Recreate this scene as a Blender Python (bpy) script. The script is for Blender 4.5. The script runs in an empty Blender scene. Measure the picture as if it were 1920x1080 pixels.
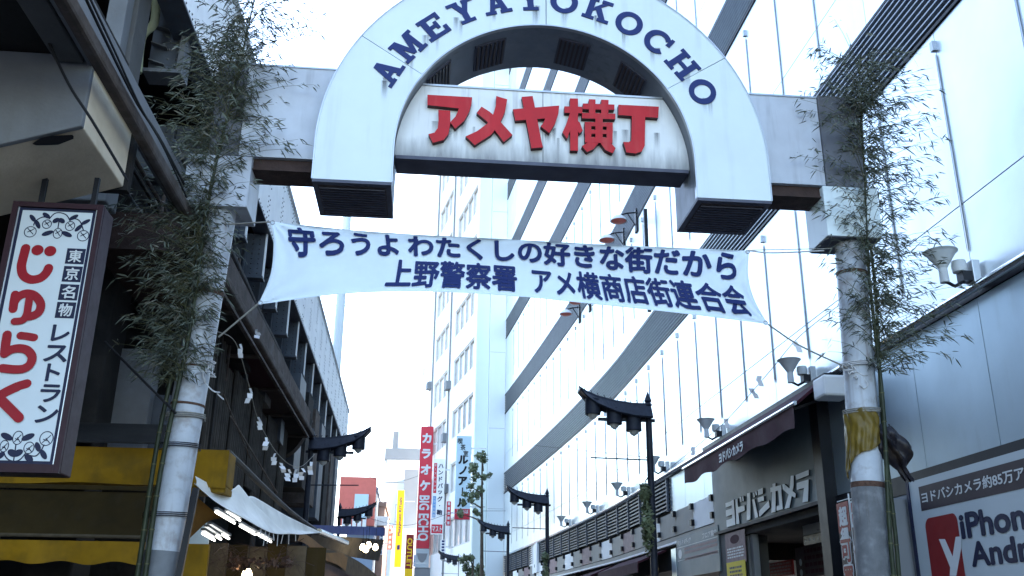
import bpy, math, random
import numpy as np
from mathutils import Vector

# ------------------------------------------------------------------ camera, sky, sun, exposure
scene = bpy.context.scene
COL = scene.collection
CAM = np.array((0.0, 0.0, 1.6))
PITCH, YAW, ROLL, FOC = math.radians(19.65), math.radians(5.085), math.radians(0.6025), 1770.5
_fw = np.array((math.sin(YAW) * math.cos(PITCH), math.cos(YAW) * math.cos(PITCH), math.sin(PITCH)))
_r0 = np.array((math.cos(YAW), -math.sin(YAW), 0.0))
_u0 = np.cross(_r0, _fw)
_rt = math.cos(ROLL) * _r0 + math.sin(ROLL) * _u0
_up = -math.sin(ROLL) * _r0 + math.cos(ROLL) * _u0
cam = bpy.data.cameras.new('camera')
cam.sensor_width = 36.0
cam.lens = 36.0 * FOC / 1920.0
cam.clip_start, cam.clip_end = 0.05, 3000.0
cam_o = bpy.data.objects.new('camera', cam)
COL.objects.link(cam_o)
from mathutils import Matrix
cam_o.matrix_world = Matrix(((_rt[0], _up[0], -_fw[0], CAM[0]), (_rt[1], _up[1], -_fw[1], CAM[1]),
                             (_rt[2], _up[2], -_fw[2], CAM[2]), (0, 0, 0, 1)))
scene.camera = cam_o

SUN_EL, SUN_AZ = math.radians(38.0), math.radians(48.0)     # azimuth clockwise from the street axis (+Y)
world = bpy.data.worlds.new('World')
scene.world = world
world.use_nodes = True
wn = world.node_tree.nodes
sky = wn.new('ShaderNodeTexSky')
sky.sky_type = 'NISHITA'
sky.sun_disc = False
sky.sun_elevation = SUN_EL
sky.sun_rotation = SUN_AZ
sky.air_density, sky.dust_density, sky.ozone_density = 1.0, 1.4, 0.1
world.node_tree.links.new(sky.outputs[0], wn['Background'].inputs[0])
wn['Background'].inputs[1].default_value = 0.15
sl = bpy.data.lights.new('sun', 'SUN')
sl.energy, sl.angle, sl.color = 3.0, math.radians(0.53), (1.0, 0.95, 0.88)
so = bpy.data.objects.new('sun', sl)
COL.objects.link(so)
so.rotation_euler = Vector((-math.sin(SUN_AZ) * math.cos(SUN_EL), -math.cos(SUN_AZ) * math.cos(SUN_EL), -math.sin(SUN_EL))).to_track_quat('-Z', 'Y').to_euler()
vs = scene.view_settings
vs.view_transform, vs.look, vs.gamma, vs.use_curve_mapping = 'Standard', 'None', 1.0, False
vs.exposure = 2.9

rng = random.Random(7)

# ------------------------------------------------------------------ measuring: a sight line of the photograph met with a real plane
def ray(px, py):
    return _fw + _rt * (px - 960.0) / FOC - _up * (py - 540.0) / FOC
def onY(px, py, Y):
    d = ray(px, py); return CAM + d * (Y / d[1])
def onX(px, py, X):
    d = ray(px, py); return CAM + d * (X / d[0])
def onZ(px, py, Z):
    d = ray(px, py); return CAM + d * ((Z - CAM[2]) / d[2])

class Plane:
    """a flat face in the place: origin, right, up and outward normal"""
    def __init__(s, O, R, U=(0, 0, 1)):
        s.O = np.array(O, float); s.R = np.array(R, float); s.R /= np.linalg.norm(s.R)
        s.U = np.array(U, float); s.U /= np.linalg.norm(s.U); s.N = np.cross(s.R, s.U)
    def px(s, x, y):
        d = ray(x, y); t = ((s.O - CAM) @ s.N) / (d @ s.N); q = CAM + d * t - s.O
        return (q @ s.R, q @ s.U)
    def pt(s, a, b, l=0.0):
        return s.O + s.R * a + s.U * b + s.N * l

# ------------------------------------------------------------------ materials
MATS = {}
def mat(name, col, rough=0.6, metal=0.0, var=0.12, scale=3.0, streak=0.0, dirt=(0.05, 0.045, 0.04), sscale=9.0,
        blotch=0.0, bscale=1.4, bcol=None, bump=0.0, bumps=40.0, emit=0.0, grime=None, warp=0.0, perobj=0.0, spec=0.22, sheen=0.0, trans=0.0, alpha=1.0):
    m = bpy.data.materials.new(name); m.use_nodes = True
    nt = m.node_tree; N = nt.nodes; L = nt.links
    b = N['Principled BSDF']
    b.inputs['Roughness'].default_value = rough
    b.inputs['Metallic'].default_value = metal
    b.inputs['Specular IOR Level'].default_value = spec
    geo = N.new('ShaderNodeNewGeometry')
    def noise(sc, det=5.0, stretch=None, rgh=0.6):
        n = N.new('ShaderNodeTexNoise'); n.inputs['Scale'].default_value = sc; n.inputs['Detail'].default_value = det
        n.inputs['Roughness'].default_value = rgh
        if stretch:
            mp = N.new('ShaderNodeMapping'); mp.inputs['Scale'].default_value = stretch
            L.new(geo.outputs['Position'], mp.inputs['Vector']); L.new(mp.outputs['Vector'], n.inputs['Vector'])
        else:
            L.new(geo.outputs['Position'], n.inputs['Vector'])
        return n.outputs[0]
    def ramp(src, lo, hi):
        r = N.new('ShaderNodeMapRange'); r.inputs['From Min'].default_value = lo; r.inputs['From Max'].default_value = hi
        L.new(src, r.inputs['Value']); return r.outputs[0]
    def mix(fac, a, c):
        x = N.new('ShaderNodeMix'); x.data_type = 'RGBA'
        if isinstance(fac, float): x.inputs[0].default_value = fac
        else: L.new(fac, x.inputs[0])
        for i, v in ((6, a), (7, c)):
            if isinstance(v, tuple): x.inputs[i].default_value = v + (1.0,)
            else: L.new(v, x.inputs[i])
        return x.outputs[2]
    def mul(a, k):
        x = N.new('ShaderNodeMath'); x.operation = 'MULTIPLY'; L.new(a, x.inputs[0]); x.inputs[1].default_value = k; return x.outputs[0]
    c = tuple(col)
    out = mix(ramp(noise(scale), 0.3, 0.7), tuple(v * (1 - var) for v in c), tuple(min(1, v * (1 + var)) for v in c))
    if perobj:
        oi = N.new('ShaderNodeObjectInfo')
        hv = N.new('ShaderNodeHueSaturation')
        v = N.new('ShaderNodeMapRange'); v.inputs['To Min'].default_value = 1 - perobj; v.inputs['To Max'].default_value = 1 + perobj
        L.new(oi.outputs['Random'], v.inputs['Value']); L.new(v.outputs[0], hv.inputs['Value']); L.new(out, hv.inputs['Color'])
        out = hv.outputs['Color']
    if blotch:
        out = mix(mul(ramp(noise(bscale, 6.0), 0.5, 0.68), blotch), out, tuple(bcol or dirt))
    if streak:
        f = ramp(noise(1.0, 4.0, (sscale, sscale, sscale * 0.07)), 0.52, 0.74)
        g = ramp(noise(1.3, 3.0), 0.38, 0.62)
        x = N.new('ShaderNodeMath'); x.operation = 'MULTIPLY'; L.new(f, x.inputs[0]); L.new(g, x.inputs[1])
        out = mix(mul(x.outputs[0], streak), out, tuple(dirt))
    if grime:                      # dirt washed down to a ledge: height range, amount, colour
        sx = N.new('ShaderNodeSeparateXYZ'); L.new(geo.outputs['Position'], sx.inputs[0])
        h = N.new('ShaderNodeMapRange'); h.inputs['From Min'].default_value = grime[1]; h.inputs['From Max'].default_value = grime[0]
        wob = N.new('ShaderNodeMath'); wob.operation = 'MULTIPLY_ADD'; wob.inputs[1].default_value = -(grime[1] - grime[0]) * 1.6; L.new(noise(1.0, 5.0, (7, 7, 1.2)), wob.inputs[0]); 
        ad = N.new('ShaderNodeMath'); ad.operation = 'ADD'; ad.inputs[1].default_value = (grime[1] - grime[0]) * 0.8; L.new(sx.outputs[2], ad.inputs[0]); L.new(ad.outputs[0], wob.inputs[2])
        L.new(wob.outputs[0], h.inputs['Value'])
        out = mix(mul(h.outputs[0], grime[2]), out, grime[3])
    L.new(out, b.inputs['Base Color'])
    if bump:
        bp = N.new('ShaderNodeBump'); bp.inputs['Strength'].default_value = bump; bp.inputs['Distance'].default_value = 0.02
        L.new(noise(bumps, 6.0), bp.inputs['Height']); L.new(bp.outputs[0], b.inputs['Normal'])
    if warp:                       # sheet metal is never flat: broad shallow waves
        bp = N.new('ShaderNodeBump'); bp.inputs['Strength'].default_value = warp; bp.inputs['Distance'].default_value = 0.05
        L.new(noise(0.55, 2.0), bp.inputs['Height']); L.new(bp.outputs[0], b.inputs['Normal'])
    if rough < 0.9 and metal < 0.5:
        L.new(ramp2(N, L, noise(scale * 2.3), rough), b.inputs['Roughness'])
    if emit:
        b.inputs['Emission Color'].default_value = c + (1.0,); b.inputs['Emission Strength'].default_value = emit
    if trans:
        b.inputs['Transmission Weight'].default_value = trans
    MATS[name] = m
    return m
def ramp2(N, L, src, rough):
    r = N.new('ShaderNodeMapRange'); r.inputs['To Min'].default_value = max(0.02, rough - 0.12); r.inputs['To Max'].default_value = min(1, rough + 0.12)
    L.new(src, r.inputs['Value']); return r.outputs[0]

# ------------------------------------------------------------------ text
_GL = {}
def glyphs(body):
    """mesh of a line of writing in em units, plus its bounding box"""
    if body not in _GL:
        cu = bpy.data.curves.new('writing', 'FONT'); cu.body = body; cu.resolution_u = 4
        o = bpy.data.objects.new('writing', cu); COL.objects.link(o)
        bpy.context.view_layer.update()
        me = bpy.data.meshes.new_from_object(o.evaluated_get(bpy.context.evaluated_depsgraph_get()))
        v = [(p.co.x, p.co.y) for p in me.vertices]; f = [tuple(p.vertices) for p in me.polygons]
        bpy.data.objects.remove(o); bpy.data.curves.remove(cu); bpy.data.meshes.remove(me)
        xs = [p[0] for p in v]; ys = [p[1] for p in v]
        _GL[body] = (v, f, (min(xs), max(xs), min(ys), max(ys)))
    return _GL[body]

# ------------------------------------------------------------------ mesh builder
ORG = {}
class MB:
    def __init__(s): s.v = []; s.f = []
    def add(s, v, f):
        n = len(s.v); s.v += [tuple(float(c) for c in p) for p in v]; s.f += [tuple(i + n for i in q) for q in f]; return s
    def box(s, x0, x1, y0, y1, z0, z1):
        v = [(x, y, z) for z in (z0, z1) for y in (y0, y1) for x in (x0, x1)]
        return s.add(v, [(0, 2, 3, 1), (4, 5, 7, 6), (0, 1, 5, 4), (2, 6, 7, 3), (0, 4, 6, 2), (1, 3, 7, 5)])
    def obox(s, c, a, b, d):
        """box with half axes a, b, d (vectors)"""
        c, a, b, d = (np.array(q, float) for q in (c, a, b, d))
        v = [c + i * a + j * b + k * d for k in (-1, 1) for j in (-1, 1) for i in (-1, 1)]
        return s.add(v, [(0, 2, 3, 1), (4, 5, 7, 6), (0, 1, 5, 4), (2, 6, 7, 3), (0, 4, 6, 2), (1, 3, 7, 5)])
    def bar(s, p, q, w, h):
        p, q = np.array(p, float), np.array(q, float); d = (q - p) / 2; n = d / np.linalg.norm(d)
        u = np.array((0, 0, 1.0)) if abs(n[2]) < 0.9 else np.array((1.0, 0, 0))
        a = np.cross(n, u); a /= np.linalg.norm(a); b = np.cross(a, n)
        return s.obox((p + q) / 2, d, a * w / 2, b * h / 2)
    def prism(s, pts, ext):
        """polygon pts (counter-clockwise seen from the side ext points to... either works) swept by ext"""
        n = len(pts); e = np.array(ext, float); P = [np.array(p, float) for p in pts]
        nrm = np.zeros(3)
        for i in range(n): nrm += np.cross(P[i], P[(i + 1) % n])
        if nrm @ e < 0: P = P[::-1]
        v = P + [p + e for p in P]
        f = [tuple(range(n - 1, -1, -1)), tuple(range(n, 2 * n))] + [(i, (i + 1) % n, n + (i + 1) % n, n + i) for i in range(n)]
        return s.add(v, f)
    def tube(s, path, r, n=8, cap=True):
        P = [np.array(p, float) for p in path]; R = r if hasattr(r, '__len__') else [r] * len(P)
        v = []; ref = None
        for i, p in enumerate(P):
            t = P[min(i + 1, len(P) - 1)] - P[max(i - 1, 0)]; t /= (np.linalg.norm(t) + 1e-9)
            if ref is None: ref = np.array((0, 0, 1.0)) if abs(t[2]) < 0.9 else np.array((1.0, 0, 0))
            a = np.cross(t, ref); a /= (np.linalg.norm(a) + 1e-9); b = np.cross(a, t); ref = b
            v += [p + R[i] * (math.cos(2 * math.pi * k / n) * a + math.sin(2 * math.pi * k / n) * b) for k in range(n)]
        f = []
        for i in range(len(P) - 1):
            for k in range(n):
                k2 = (k + 1) % n; f.append((i * n + k, i * n + k2, (i + 1) * n + k2, (i + 1) * n + k))
        if cap: f += [tuple(range(n - 1, -1, -1)), tuple(range((len(P) - 1) * n, len(P) * n))]
        return s.add(v, f)
    def lathe(s, prof, c, n=16):
        """profile of (radius, z) turned about a vertical axis through c"""
        c = np.array(c, float); v = []
        for r, z in prof: v += [c + (r * math.cos(2 * math.pi * k / n), r * math.sin(2 * math.pi * k / n), z) for k in range(n)]
        f = [(i * n + k, i * n + (k + 1) % n, (i + 1) * n + (k + 1) % n, (i + 1) * n + k) for i in range(len(prof) - 1) for k in range(n)]
        return s.add(v, f)
    def grid(s, fn, nu, nv):
        v = [fn(i / nu, j / nv) for j in range(nv + 1) for i in range(nu + 1)]
        f = [(j * (nu + 1) + i, j * (nu + 1) + i + 1, (j + 1) * (nu + 1) + i + 1, (j + 1) * (nu + 1) + i) for j in range(nv) for i in range(nu)]
        return s.add(v, f)
    # flat work on a Plane
    def poly(s, pl, pts, l0, th):
        return s.prism([pl.pt(a, b, l0) for a, b in pts], pl.N * th)
    def rect(s, pl, a0, a1, b0, b1, l0, th):
        return s.poly(pl, [(a0, b0), (a1, b0), (a1, b1), (a0, b1)], l0, th)
    def stroke(s, pl, pts, r, l0, n=12, caps=True):
        k = 0
        for (a, b), (c, d) in zip(pts, pts[1:]):
            L = math.hypot(c - a, d - b) + 1e-9; nx, ny = -(d - b) / L * r, (c - a) / L * r; l = l0 + 0.00003 * k; k += 1
            s.add([pl.pt(a - nx, b - ny, l), pl.pt(c - nx, d - ny, l), pl.pt(c + nx, d + ny, l), pl.pt(a + nx, b + ny, l)], [(0, 1, 2, 3)])
        if caps:
            for i, (a, b) in enumerate(pts): s.disc(pl, a, b, r, r, l0 + 0.0015 + 0.00003 * i, n)
        return s
    def disc(s, pl, a, b, ra, rb, l, n=16, rot=0.0):
        c, q = math.cos(rot), math.sin(rot); v = []
        for k in range(n):
            x, y = ra * math.cos(2 * math.pi * k / n), rb * math.sin(2 * math.pi * k / n)
            v.append(pl.pt(a + x * c - y * q, b + x * q + y * c, l))
        return s.add(v, [tuple(range(n))])
    def ring(s, pl, a, b, ra, rb, w, l, n=24):
        v = []
        for k in range(n):
            t = 2 * math.pi * k / n
            v.append(pl.pt(a + ra * math.cos(t), b + rb * math.sin(t), l)); v.append(pl.pt(a + (ra - w) * math.cos(t), b + (rb - w) * math.sin(t), l))
        return s.add(v, [(2 * k, 2 * ((k + 1) % n), 2 * ((k + 1) % n) + 1, 2 * k + 1) for k in range(n)])
    def text(s, fn, body, x0, x1, y0, y1, bold=0.0, l0=0.002, keep=False):
        """writing fitted into x0..x1, y0..y1 of a surface fn(a, b, lift)"""
        v, f, (ax, bx, ay, by) = glyphs(body)
        sx, sy = (x1 - x0) / (bx - ax), (y1 - y0) / (by - ay)
        if keep:
            sc = min(sx, sy); cx, cy = (x0 + x1) / 2, (y0 + y1) / 2
            x0, y0 = cx - sc * (bx - ax) / 2, cy - sc * (by - ay) / 2; sx = sy = sc
        offs = [(0, 0)] + ([(bold * math.cos(t), bold * math.sin(t)) for t in [k * math.pi / 4 for k in range(8)]] if bold else [])
        for i, (dx, dy) in enumerate(offs):
            s.add([fn(x0 + (p[0] - ax) * sx + dx * sx, y0 + (p[1] - ay) * sy + dy * sy, l0 + 0.0003 * i) for p in v], f)
        return s
    def vtext(s, fn, body, xc, y1, size, step, bold=0.0, l0=0.002, sx=1.0):
        """writing set downwards, one character a cell"""
        for i, ch in enumerate(body):
            if ch == ' ': continue
            if ch in 'ー・':
                if ch == 'ー':
                    s.text(fn, '|', xc - size * 0.06 * sx, xc + size * 0.06 * sx, y1 - i * step - size * 0.92, y1 - i * step - size * 0.08, bold * 0.0, l0)
                else:
                    s.text(fn, '・', xc - size * 0.1, xc + size * 0.1, y1 - i * step - size * 0.6, y1 - i * step - size * 0.4, 0, l0)
                continue
            v, f, (ax, bx, ay, by) = glyphs(ch)
            w, h = (bx - ax) * size, (by - ay) * size; cy = y1 - i * step - size / 2
            s.text(fn, ch, xc - w / 2 * sx, xc + w / 2 * sx, cy - h / 2, cy + h / 2, bold, l0)
        return s
    def build(s, name, m, parent=None, smooth=False, label=None, bevel=0.0, kind=None):
        me = bpy.data.meshes.new(name)
        o0 = np.array(ORG.get(parent.name, (0, 0, 0))) if parent else np.zeros(3)
        me.from_pydata([tuple(np.array(p) - o0) for p in s.v], [], s.f); me.update()
        if isinstance(m, (list, tuple)):
            for q in m: me.materials.append(MATS[q])
        else: me.materials.append(MATS[m])
        if smooth: me.polygons.foreach_set('use_smooth', [True] * len(me.polygons))
        o = bpy.data.objects.new(name, me); COL.objects.link(o)
        if parent:
            o.parent = parent; ORG[o.name] = tuple(o0)
        if label: o['label'] = label
        if kind: o['kind'] = kind
        if bevel:
            b = o.modifiers.new('bevel', 'BEVEL'); b.width = bevel; b.segments = 2; b.limit_method = 'ANGLE'
        if smooth:
            try:
                me.set_sharp_from_angle(angle=math.radians(38))
            except Exception: pass
        return o

def thing(name, label, cat, loc=(0, 0, 0), group=None):
    o = bpy.data.objects.new(name, None); COL.objects.link(o); o.location = tuple(float(c) for c in loc); o.empty_display_size = 0.2
    o['label'] = label; o['category'] = cat
    if group: o['group'] = group
    ORG[o.name] = tuple(float(c) for c in loc)
    return o
def tag(o, label, cat, group=None):
    o['label'] = label; o['category'] = cat
    if group: o['group'] = group
    return o
def struct(o): o['kind'] = 'structure'; return o
def dup(root, loc, rz, label, group=None):
    r = root.copy(); COL.objects.link(r); r.location = loc; r.rotation_euler = (0, 0, rz); r['label'] = label
    if group: r['group'] = group
    for ch in list(root.children):
        c = ch.copy(); COL.objects.link(c); c.parent = r
        for g in list(ch.children):
            d = g.copy(); COL.objects.link(d); d.parent = c
    return r

# palette
def stain_mat(name, col, amt):
    m = bpy.data.materials.new(name); m.use_nodes = True; nt = m.node_tree; N = nt.nodes; L = nt.links; b = N['Principled BSDF']
    b.inputs['Base Color'].default_value = col + (1,); b.inputs['Roughness'].default_value = 0.8
    tc = N.new('ShaderNodeTexCoord'); sx = N.new('ShaderNodeSeparateXYZ'); L.new(tc.outputs['Generated'], sx.inputs[0])
    def math_(op, a, v):
        x = N.new('ShaderNodeMath'); x.operation = op
        for i, q_ in enumerate((a, v)):
            if isinstance(q_, float): x.inputs[i].default_value = q_
            else: L.new(q_, x.inputs[i])
        return x.outputs[0]
    up = math_('POWER', sx.outputs[2], 1.7)
    s1 = math_('MULTIPLY', sx.outputs[0], math_('SUBTRACT', 1.0, sx.outputs[0])); s1 = math_('MULTIPLY', s1, 4.0)
    n = N.new('ShaderNodeTexNoise'); n.inputs['Scale'].default_value = 1.0; mp = N.new('ShaderNodeMapping'); mp.inputs['Scale'].default_value = (60, 60, 3)
    g_ = N.new('ShaderNodeNewGeometry'); L.new(g_.outputs['Position'], mp.inputs['Vector']); L.new(mp.outputs['Vector'], n.inputs['Vector'])
    a = math_('MULTIPLY', math_('MULTIPLY', up, s1), math_('MULTIPLY', n.outputs[0], amt)); L.new(a, b.inputs['Alpha'])
    MATS[name] = m
stain_mat('rain_stain', (0.16, 0.17, 0.19), 1.0)
mat('paint_white', (0.69, 0.765, 0.765), 0.35, var=0.03, scale=1.5, streak=0.22, dirt=(0.30, 0.31, 0.32), sscale=6, blotch=0.10, bcol=(0.5, 0.52, 0.52))
mat('paint_board', (0.76, 0.77, 0.74), 0.4, var=0.05, scale=1.5, streak=0.6, dirt=(0.16, 0.16, 0.16), sscale=10, blotch=0.15, bcol=(0.5, 0.5, 0.48), grime=(6.62, 6.92, 0.8, (0.15, 0.15, 0.15)))
mat('paint_beam', (0.50, 0.53, 0.57), 0.4, var=0.08, streak=0.7, dirt=(0.2, 0.2, 0.22), sscale=7, blotch=0.35, bcol=(0.42, 0.42, 0.44))
mat('paint_head_shaded', (0.12, 0.125, 0.14), 0.5, var=0.2, streak=0.7, dirt=(0.08, 0.06, 0.05), sscale=7, blotch=0.4)  # bamboo shade on the post heads put into the base colour; streaks are dirt
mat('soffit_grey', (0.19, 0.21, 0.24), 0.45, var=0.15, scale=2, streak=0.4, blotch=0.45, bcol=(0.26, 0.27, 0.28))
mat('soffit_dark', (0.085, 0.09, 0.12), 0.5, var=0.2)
mat('seam_dark', (0.03, 0.03, 0.035), 0.6)
mat('grille_dark', (0.055, 0.043, 0.043), 0.5)
mat('rust_brown', (0.05, 0.030, 0.025), 0.7, var=0.3, scale=8, bump=0.3)
mat('letter_navy', (0.012, 0.024, 0.12), 0.4, var=0.08)
mat('letter_red', (0.47, 0.012, 0.016), 0.4, var=0.10, scale=5, streak=0.25, dirt=(0.6, 0.15, 0.12))
mat('letter_edge', (0.06, 0.012, 0.014), 0.5)
mat('post_paint', (0.46, 0.49, 0.52), 0.4, var=0.12, scale=4, streak=0.5, dirt=(0.16, 0.10, 0.07), sscale=14, blotch=0.45, bscale=7.0, bcol=(0.19, 0.13, 0.10))
mat('rust_band', (0.09, 0.05, 0.035), 0.8, var=0.45, scale=14, bump=0.4)
mat('cloth_banner', (0.68, 0.77, 0.83), 0.85, var=0.03, scale=6, bump=0.12, bumps=160)
mat('print_navy', (0.012, 0.024, 0.11), 0.7, var=0.06)
mat('rope', (0.26, 0.25, 0.22), 0.9, var=0.2, scale=30)
mat('rope_white', (0.5, 0.5, 0.5), 0.9, var=0.1, scale=30)
mat('paper', (0.82, 0.83, 0.86), 0.9, var=0.03)
mat('culm', (0.03, 0.038, 0.020), 0.45, var=0.4, scale=6)
mat('twig', (0.10, 0.10, 0.05), 0.7, var=0.3)
mat('leaf', (0.088, 0.102, 0.076), 0.55, var=0.6, scale=9)
mat('leaf_dry', (0.15, 0.145, 0.11), 0.6, var=0.4, scale=9)
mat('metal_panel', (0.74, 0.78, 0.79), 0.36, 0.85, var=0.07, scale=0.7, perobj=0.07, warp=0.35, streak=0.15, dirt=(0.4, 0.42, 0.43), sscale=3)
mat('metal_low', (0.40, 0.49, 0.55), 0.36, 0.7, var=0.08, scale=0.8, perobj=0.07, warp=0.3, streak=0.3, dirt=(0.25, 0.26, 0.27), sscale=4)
mat('metal_trim', (0.42, 0.44, 0.46), 0.35, 0.7, var=0.1)
mat('chrome', (0.72, 0.74, 0.76), 0.18, 1.0, var=0.05)
mat('louver_back', (0.035, 0.040, 0.052), 0.6)
mat('louver_slat', (0.32, 0.345, 0.37), 0.4, 0.4, var=0.1)
mat('vent_dark', (0.085, 0.095, 0.115), 0.5, 0.3, var=0.2)
mat('black_paint', (0.010, 0.011, 0.015), 0.45, var=0.2)
mat('lamp_iron', (0.020, 0.023, 0.034), 0.45, var=0.25, scale=10, bump=0.15)
mat('lamp_glass', (0.55, 0.55, 0.52), 0.25, var=0.05)
mat('maroon', (0.045, 0.010, 0.017), 0.8, var=0.15, scale=4)
mat('white_plain', (0.78, 0.78, 0.76), 0.6, var=0.04)
mat('white_wall', (0.82, 0.82, 0.80), 0.7, var=0.04, scale=0.3, streak=0.2, dirt=(0.5, 0.48, 0.45), sscale=1.2)
mat('tower_wall', (0.70, 0.77, 0.74), 0.6, var=0.03, scale=0.3)
mat('tower_wall_pale', (0.78, 0.83, 0.82), 0.5, var=0.03, scale=0.3)
mat('glass', (0.62, 0.62, 0.60), 0.08, var=0.15, scale=0.8, spec=1.0, perobj=0.25)
mat('window_frame', (0.55, 0.53, 0.50), 0.5)
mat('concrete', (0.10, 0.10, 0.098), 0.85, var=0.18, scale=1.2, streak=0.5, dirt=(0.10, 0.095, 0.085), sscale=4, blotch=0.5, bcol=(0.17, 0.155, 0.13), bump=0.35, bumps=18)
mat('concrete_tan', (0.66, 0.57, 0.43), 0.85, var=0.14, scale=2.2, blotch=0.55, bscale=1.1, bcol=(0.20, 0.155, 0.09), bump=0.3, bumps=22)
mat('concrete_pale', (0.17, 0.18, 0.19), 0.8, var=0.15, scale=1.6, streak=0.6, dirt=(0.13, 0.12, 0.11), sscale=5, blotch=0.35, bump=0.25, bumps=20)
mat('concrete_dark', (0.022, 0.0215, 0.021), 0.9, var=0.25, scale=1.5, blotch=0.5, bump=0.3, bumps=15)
mat('steel_blue', (0.075, 0.088, 0.108), 0.5, var=0.2, scale=3, streak=0.6, dirt=(0.09, 0.06, 0.045), sscale=8)
mat('girder_white', (0.86, 0.87, 0.86), 0.5, var=0.07, scale=2, streak=0.35, dirt=(0.45, 0.42, 0.38), sscale=5)
mat('rivet', (0.06, 0.06, 0.07), 0.6)
mat('pipe_green', (0.36, 0.38, 0.24), 0.6, var=0.15)
mat('rusty_beam', (0.085, 0.068, 0.058), 0.85, var=0.35, scale=3.5, blotch=0.6, bscale=2.2, bcol=(0.17, 0.16, 0.155), bump=0.4, bumps=25)
mat('cable', (0.012, 0.012, 0.014), 0.6)
mat('sign_frame', (0.028, 0.010, 0.015), 0.5, var=0.15, scale=6)
mat('sign_white', (0.55, 0.60, 0.61), 0.45, var=0.03)
mat('sign_red', (0.28, 0.004, 0.012), 0.45, var=0.06)
mat('sign_navy', (0.010, 0.014, 0.042), 0.5, var=0.1)
mat('yellow_board', (0.25, 0.135, 0.002), 0.7, var=0.25, scale=2.5, streak=0.8, dirt=(0.04, 0.028, 0.008), sscale=6, blotch=0.6, bscale=2.2, bcol=(0.10, 0.06, 0.006))
mat('brown_awning', (0.032, 0.021, 0.005), 0.85, var=0.4, scale=2, streak=0.3)
mat('tarp_white', (0.84, 0.83, 0.76), 0.6, var=0.10, scale=3, blotch=0.35, bcol=(0.36, 0.33, 0.24))
mat('tarp_orange', (0.20, 0.095, 0.02), 0.8, var=0.2, scale=3)
mat('corrugate', (0.055, 0.05, 0.043), 0.8, var=0.35, scale=3, streak=0.6)
mat('tube_light', (1.0, 0.98, 0.92), 0.4, emit=1.6)
mat('bulb_warm', (1.0, 0.80, 0.50), 0.4, emit=4.0)
mat('wood_old', (0.085, 0.068, 0.045), 0.8, var=0.3, scale=6)
mat('red_sign', (0.52, 0.035, 0.055), 0.45, var=0.04)
mat('yellow_sign', (0.78, 0.47, 0.012), 0.45, var=0.04)
mat('blue_pale_sign', (0.55, 0.70, 0.76), 0.45, var=0.03)
mat('blue_tarp', (0.03, 0.06, 0.22), 0.6, var=0.15)
mat('blue_grey_wall', (0.22, 0.28, 0.36), 0.6, var=0.05)
mat('salmon_sign', (0.66, 0.17, 0.13), 0.5, var=0.05)
mat('brick_brown', (0.25, 0.17, 0.14), 0.8, var=0.1)
mat('grey_wall', (0.22, 0.23, 0.24), 0.8, var=0.08, scale=0.4)
mat('stone_band', (0.26, 0.25, 0.225), 0.6, var=0.06)
mat('tape_yellow', (0.15, 0.10, 0.016), 0.35, var=0.3, scale=6, blotch=0.5, bscale=9, bcol=(0.09, 0.07, 0.04), bump=0.2, bumps=20)
mat('uplight_grey', (0.55, 0.58, 0.58), 0.5)
mat('plastic_black', (0.016, 0.014, 0.018), 0.35, var=0.4, bump=0.4, bumps=16, blotch=0.5, bscale=8, bcol=(0.06, 0.04, 0.02))
mat('bill_white', (0.42, 0.47, 0.49), 0.4, var=0.03, scale=2)
mat('bill_brown', (0.040, 0.028, 0.032), 0.5, var=0.1)
mat('bill_red', (0.20, 0.014, 0.016), 0.45, var=0.08)
mat('text_white', (0.56, 0.58, 0.58), 0.5, var=0.03)
mat('sign_panel_grey', (0.115, 0.155, 0.175), 0.5, var=0.06, scale=2)
mat('letter_pale', (0.60, 0.66, 0.69), 0.45, var=0.04)
mat('poster_pink', (0.22, 0.15, 0.155), 0.6, var=0.2, scale=9)
mat('poster_yellow', (0.60, 0.47, 0.02), 0.6, var=0.06)
mat('print_blue', (0.14, 0.30, 0.55), 0.6, var=0.1)
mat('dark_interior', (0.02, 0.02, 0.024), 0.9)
mat('tree_bark', (0.09, 0.07, 0.05), 0.9, var=0.3, scale=8)
mat('tree_leaf', (0.15, 0.18, 0.10), 0.6, var=0.45, scale=4)
mat('asphalt', (0.055, 0.055, 0.057), 0.9, var=0.2, scale=3, bump=0.4, bumps=60)
mat('pavement', (0.10, 0.10, 0.10), 0.85, var=0.15, scale=2)
mat('line_white', (0.7, 0.7, 0.68), 0.7, var=0.1)
# ------------------------------------------------------------------ ground
g = MB(); g.add([(-600, -600, -0.004), (600, -600, -0.004), (600, 900, -0.004), (-600, 900, -0.004)], [(0, 1, 2, 3)])
struct(g.build('ground', 'pavement'))
g = MB(); g.add([(-2.9, -60, 0), (4.2, -60, 0), (4.2, 40, 0), (2.0, 62, 0), (-12, 140, 0), (-17, 140, 0), (-3.2, 40, 0)], [(0, 1, 2, 3, 4, 5, 6)])
struct(g.build('road', 'asphalt'))
g = MB(); g.box(4.2, 6.45, -40, 38, 0.0, 0.13)
struct(g.build('pavement', 'pavement'))
g = MB(); g.box(-3.0, -2.0, -40, 11.0, 0.0, 0.13)
struct(g.build('pavement', 'pavement'))
for k in range(3):
    g = MB(); g.add([(-1.6 + 0.02, -6 - 2 * k, 0.004), (3.6, -6 - 2 * k, 0.004), (3.6, -5 - 2 * k, 0.004), (-1.58, -5 - 2 * k, 0.004)], [(0, 1, 2, 3)])
    struct(g.build('road_marking', 'line_white'))

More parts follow.
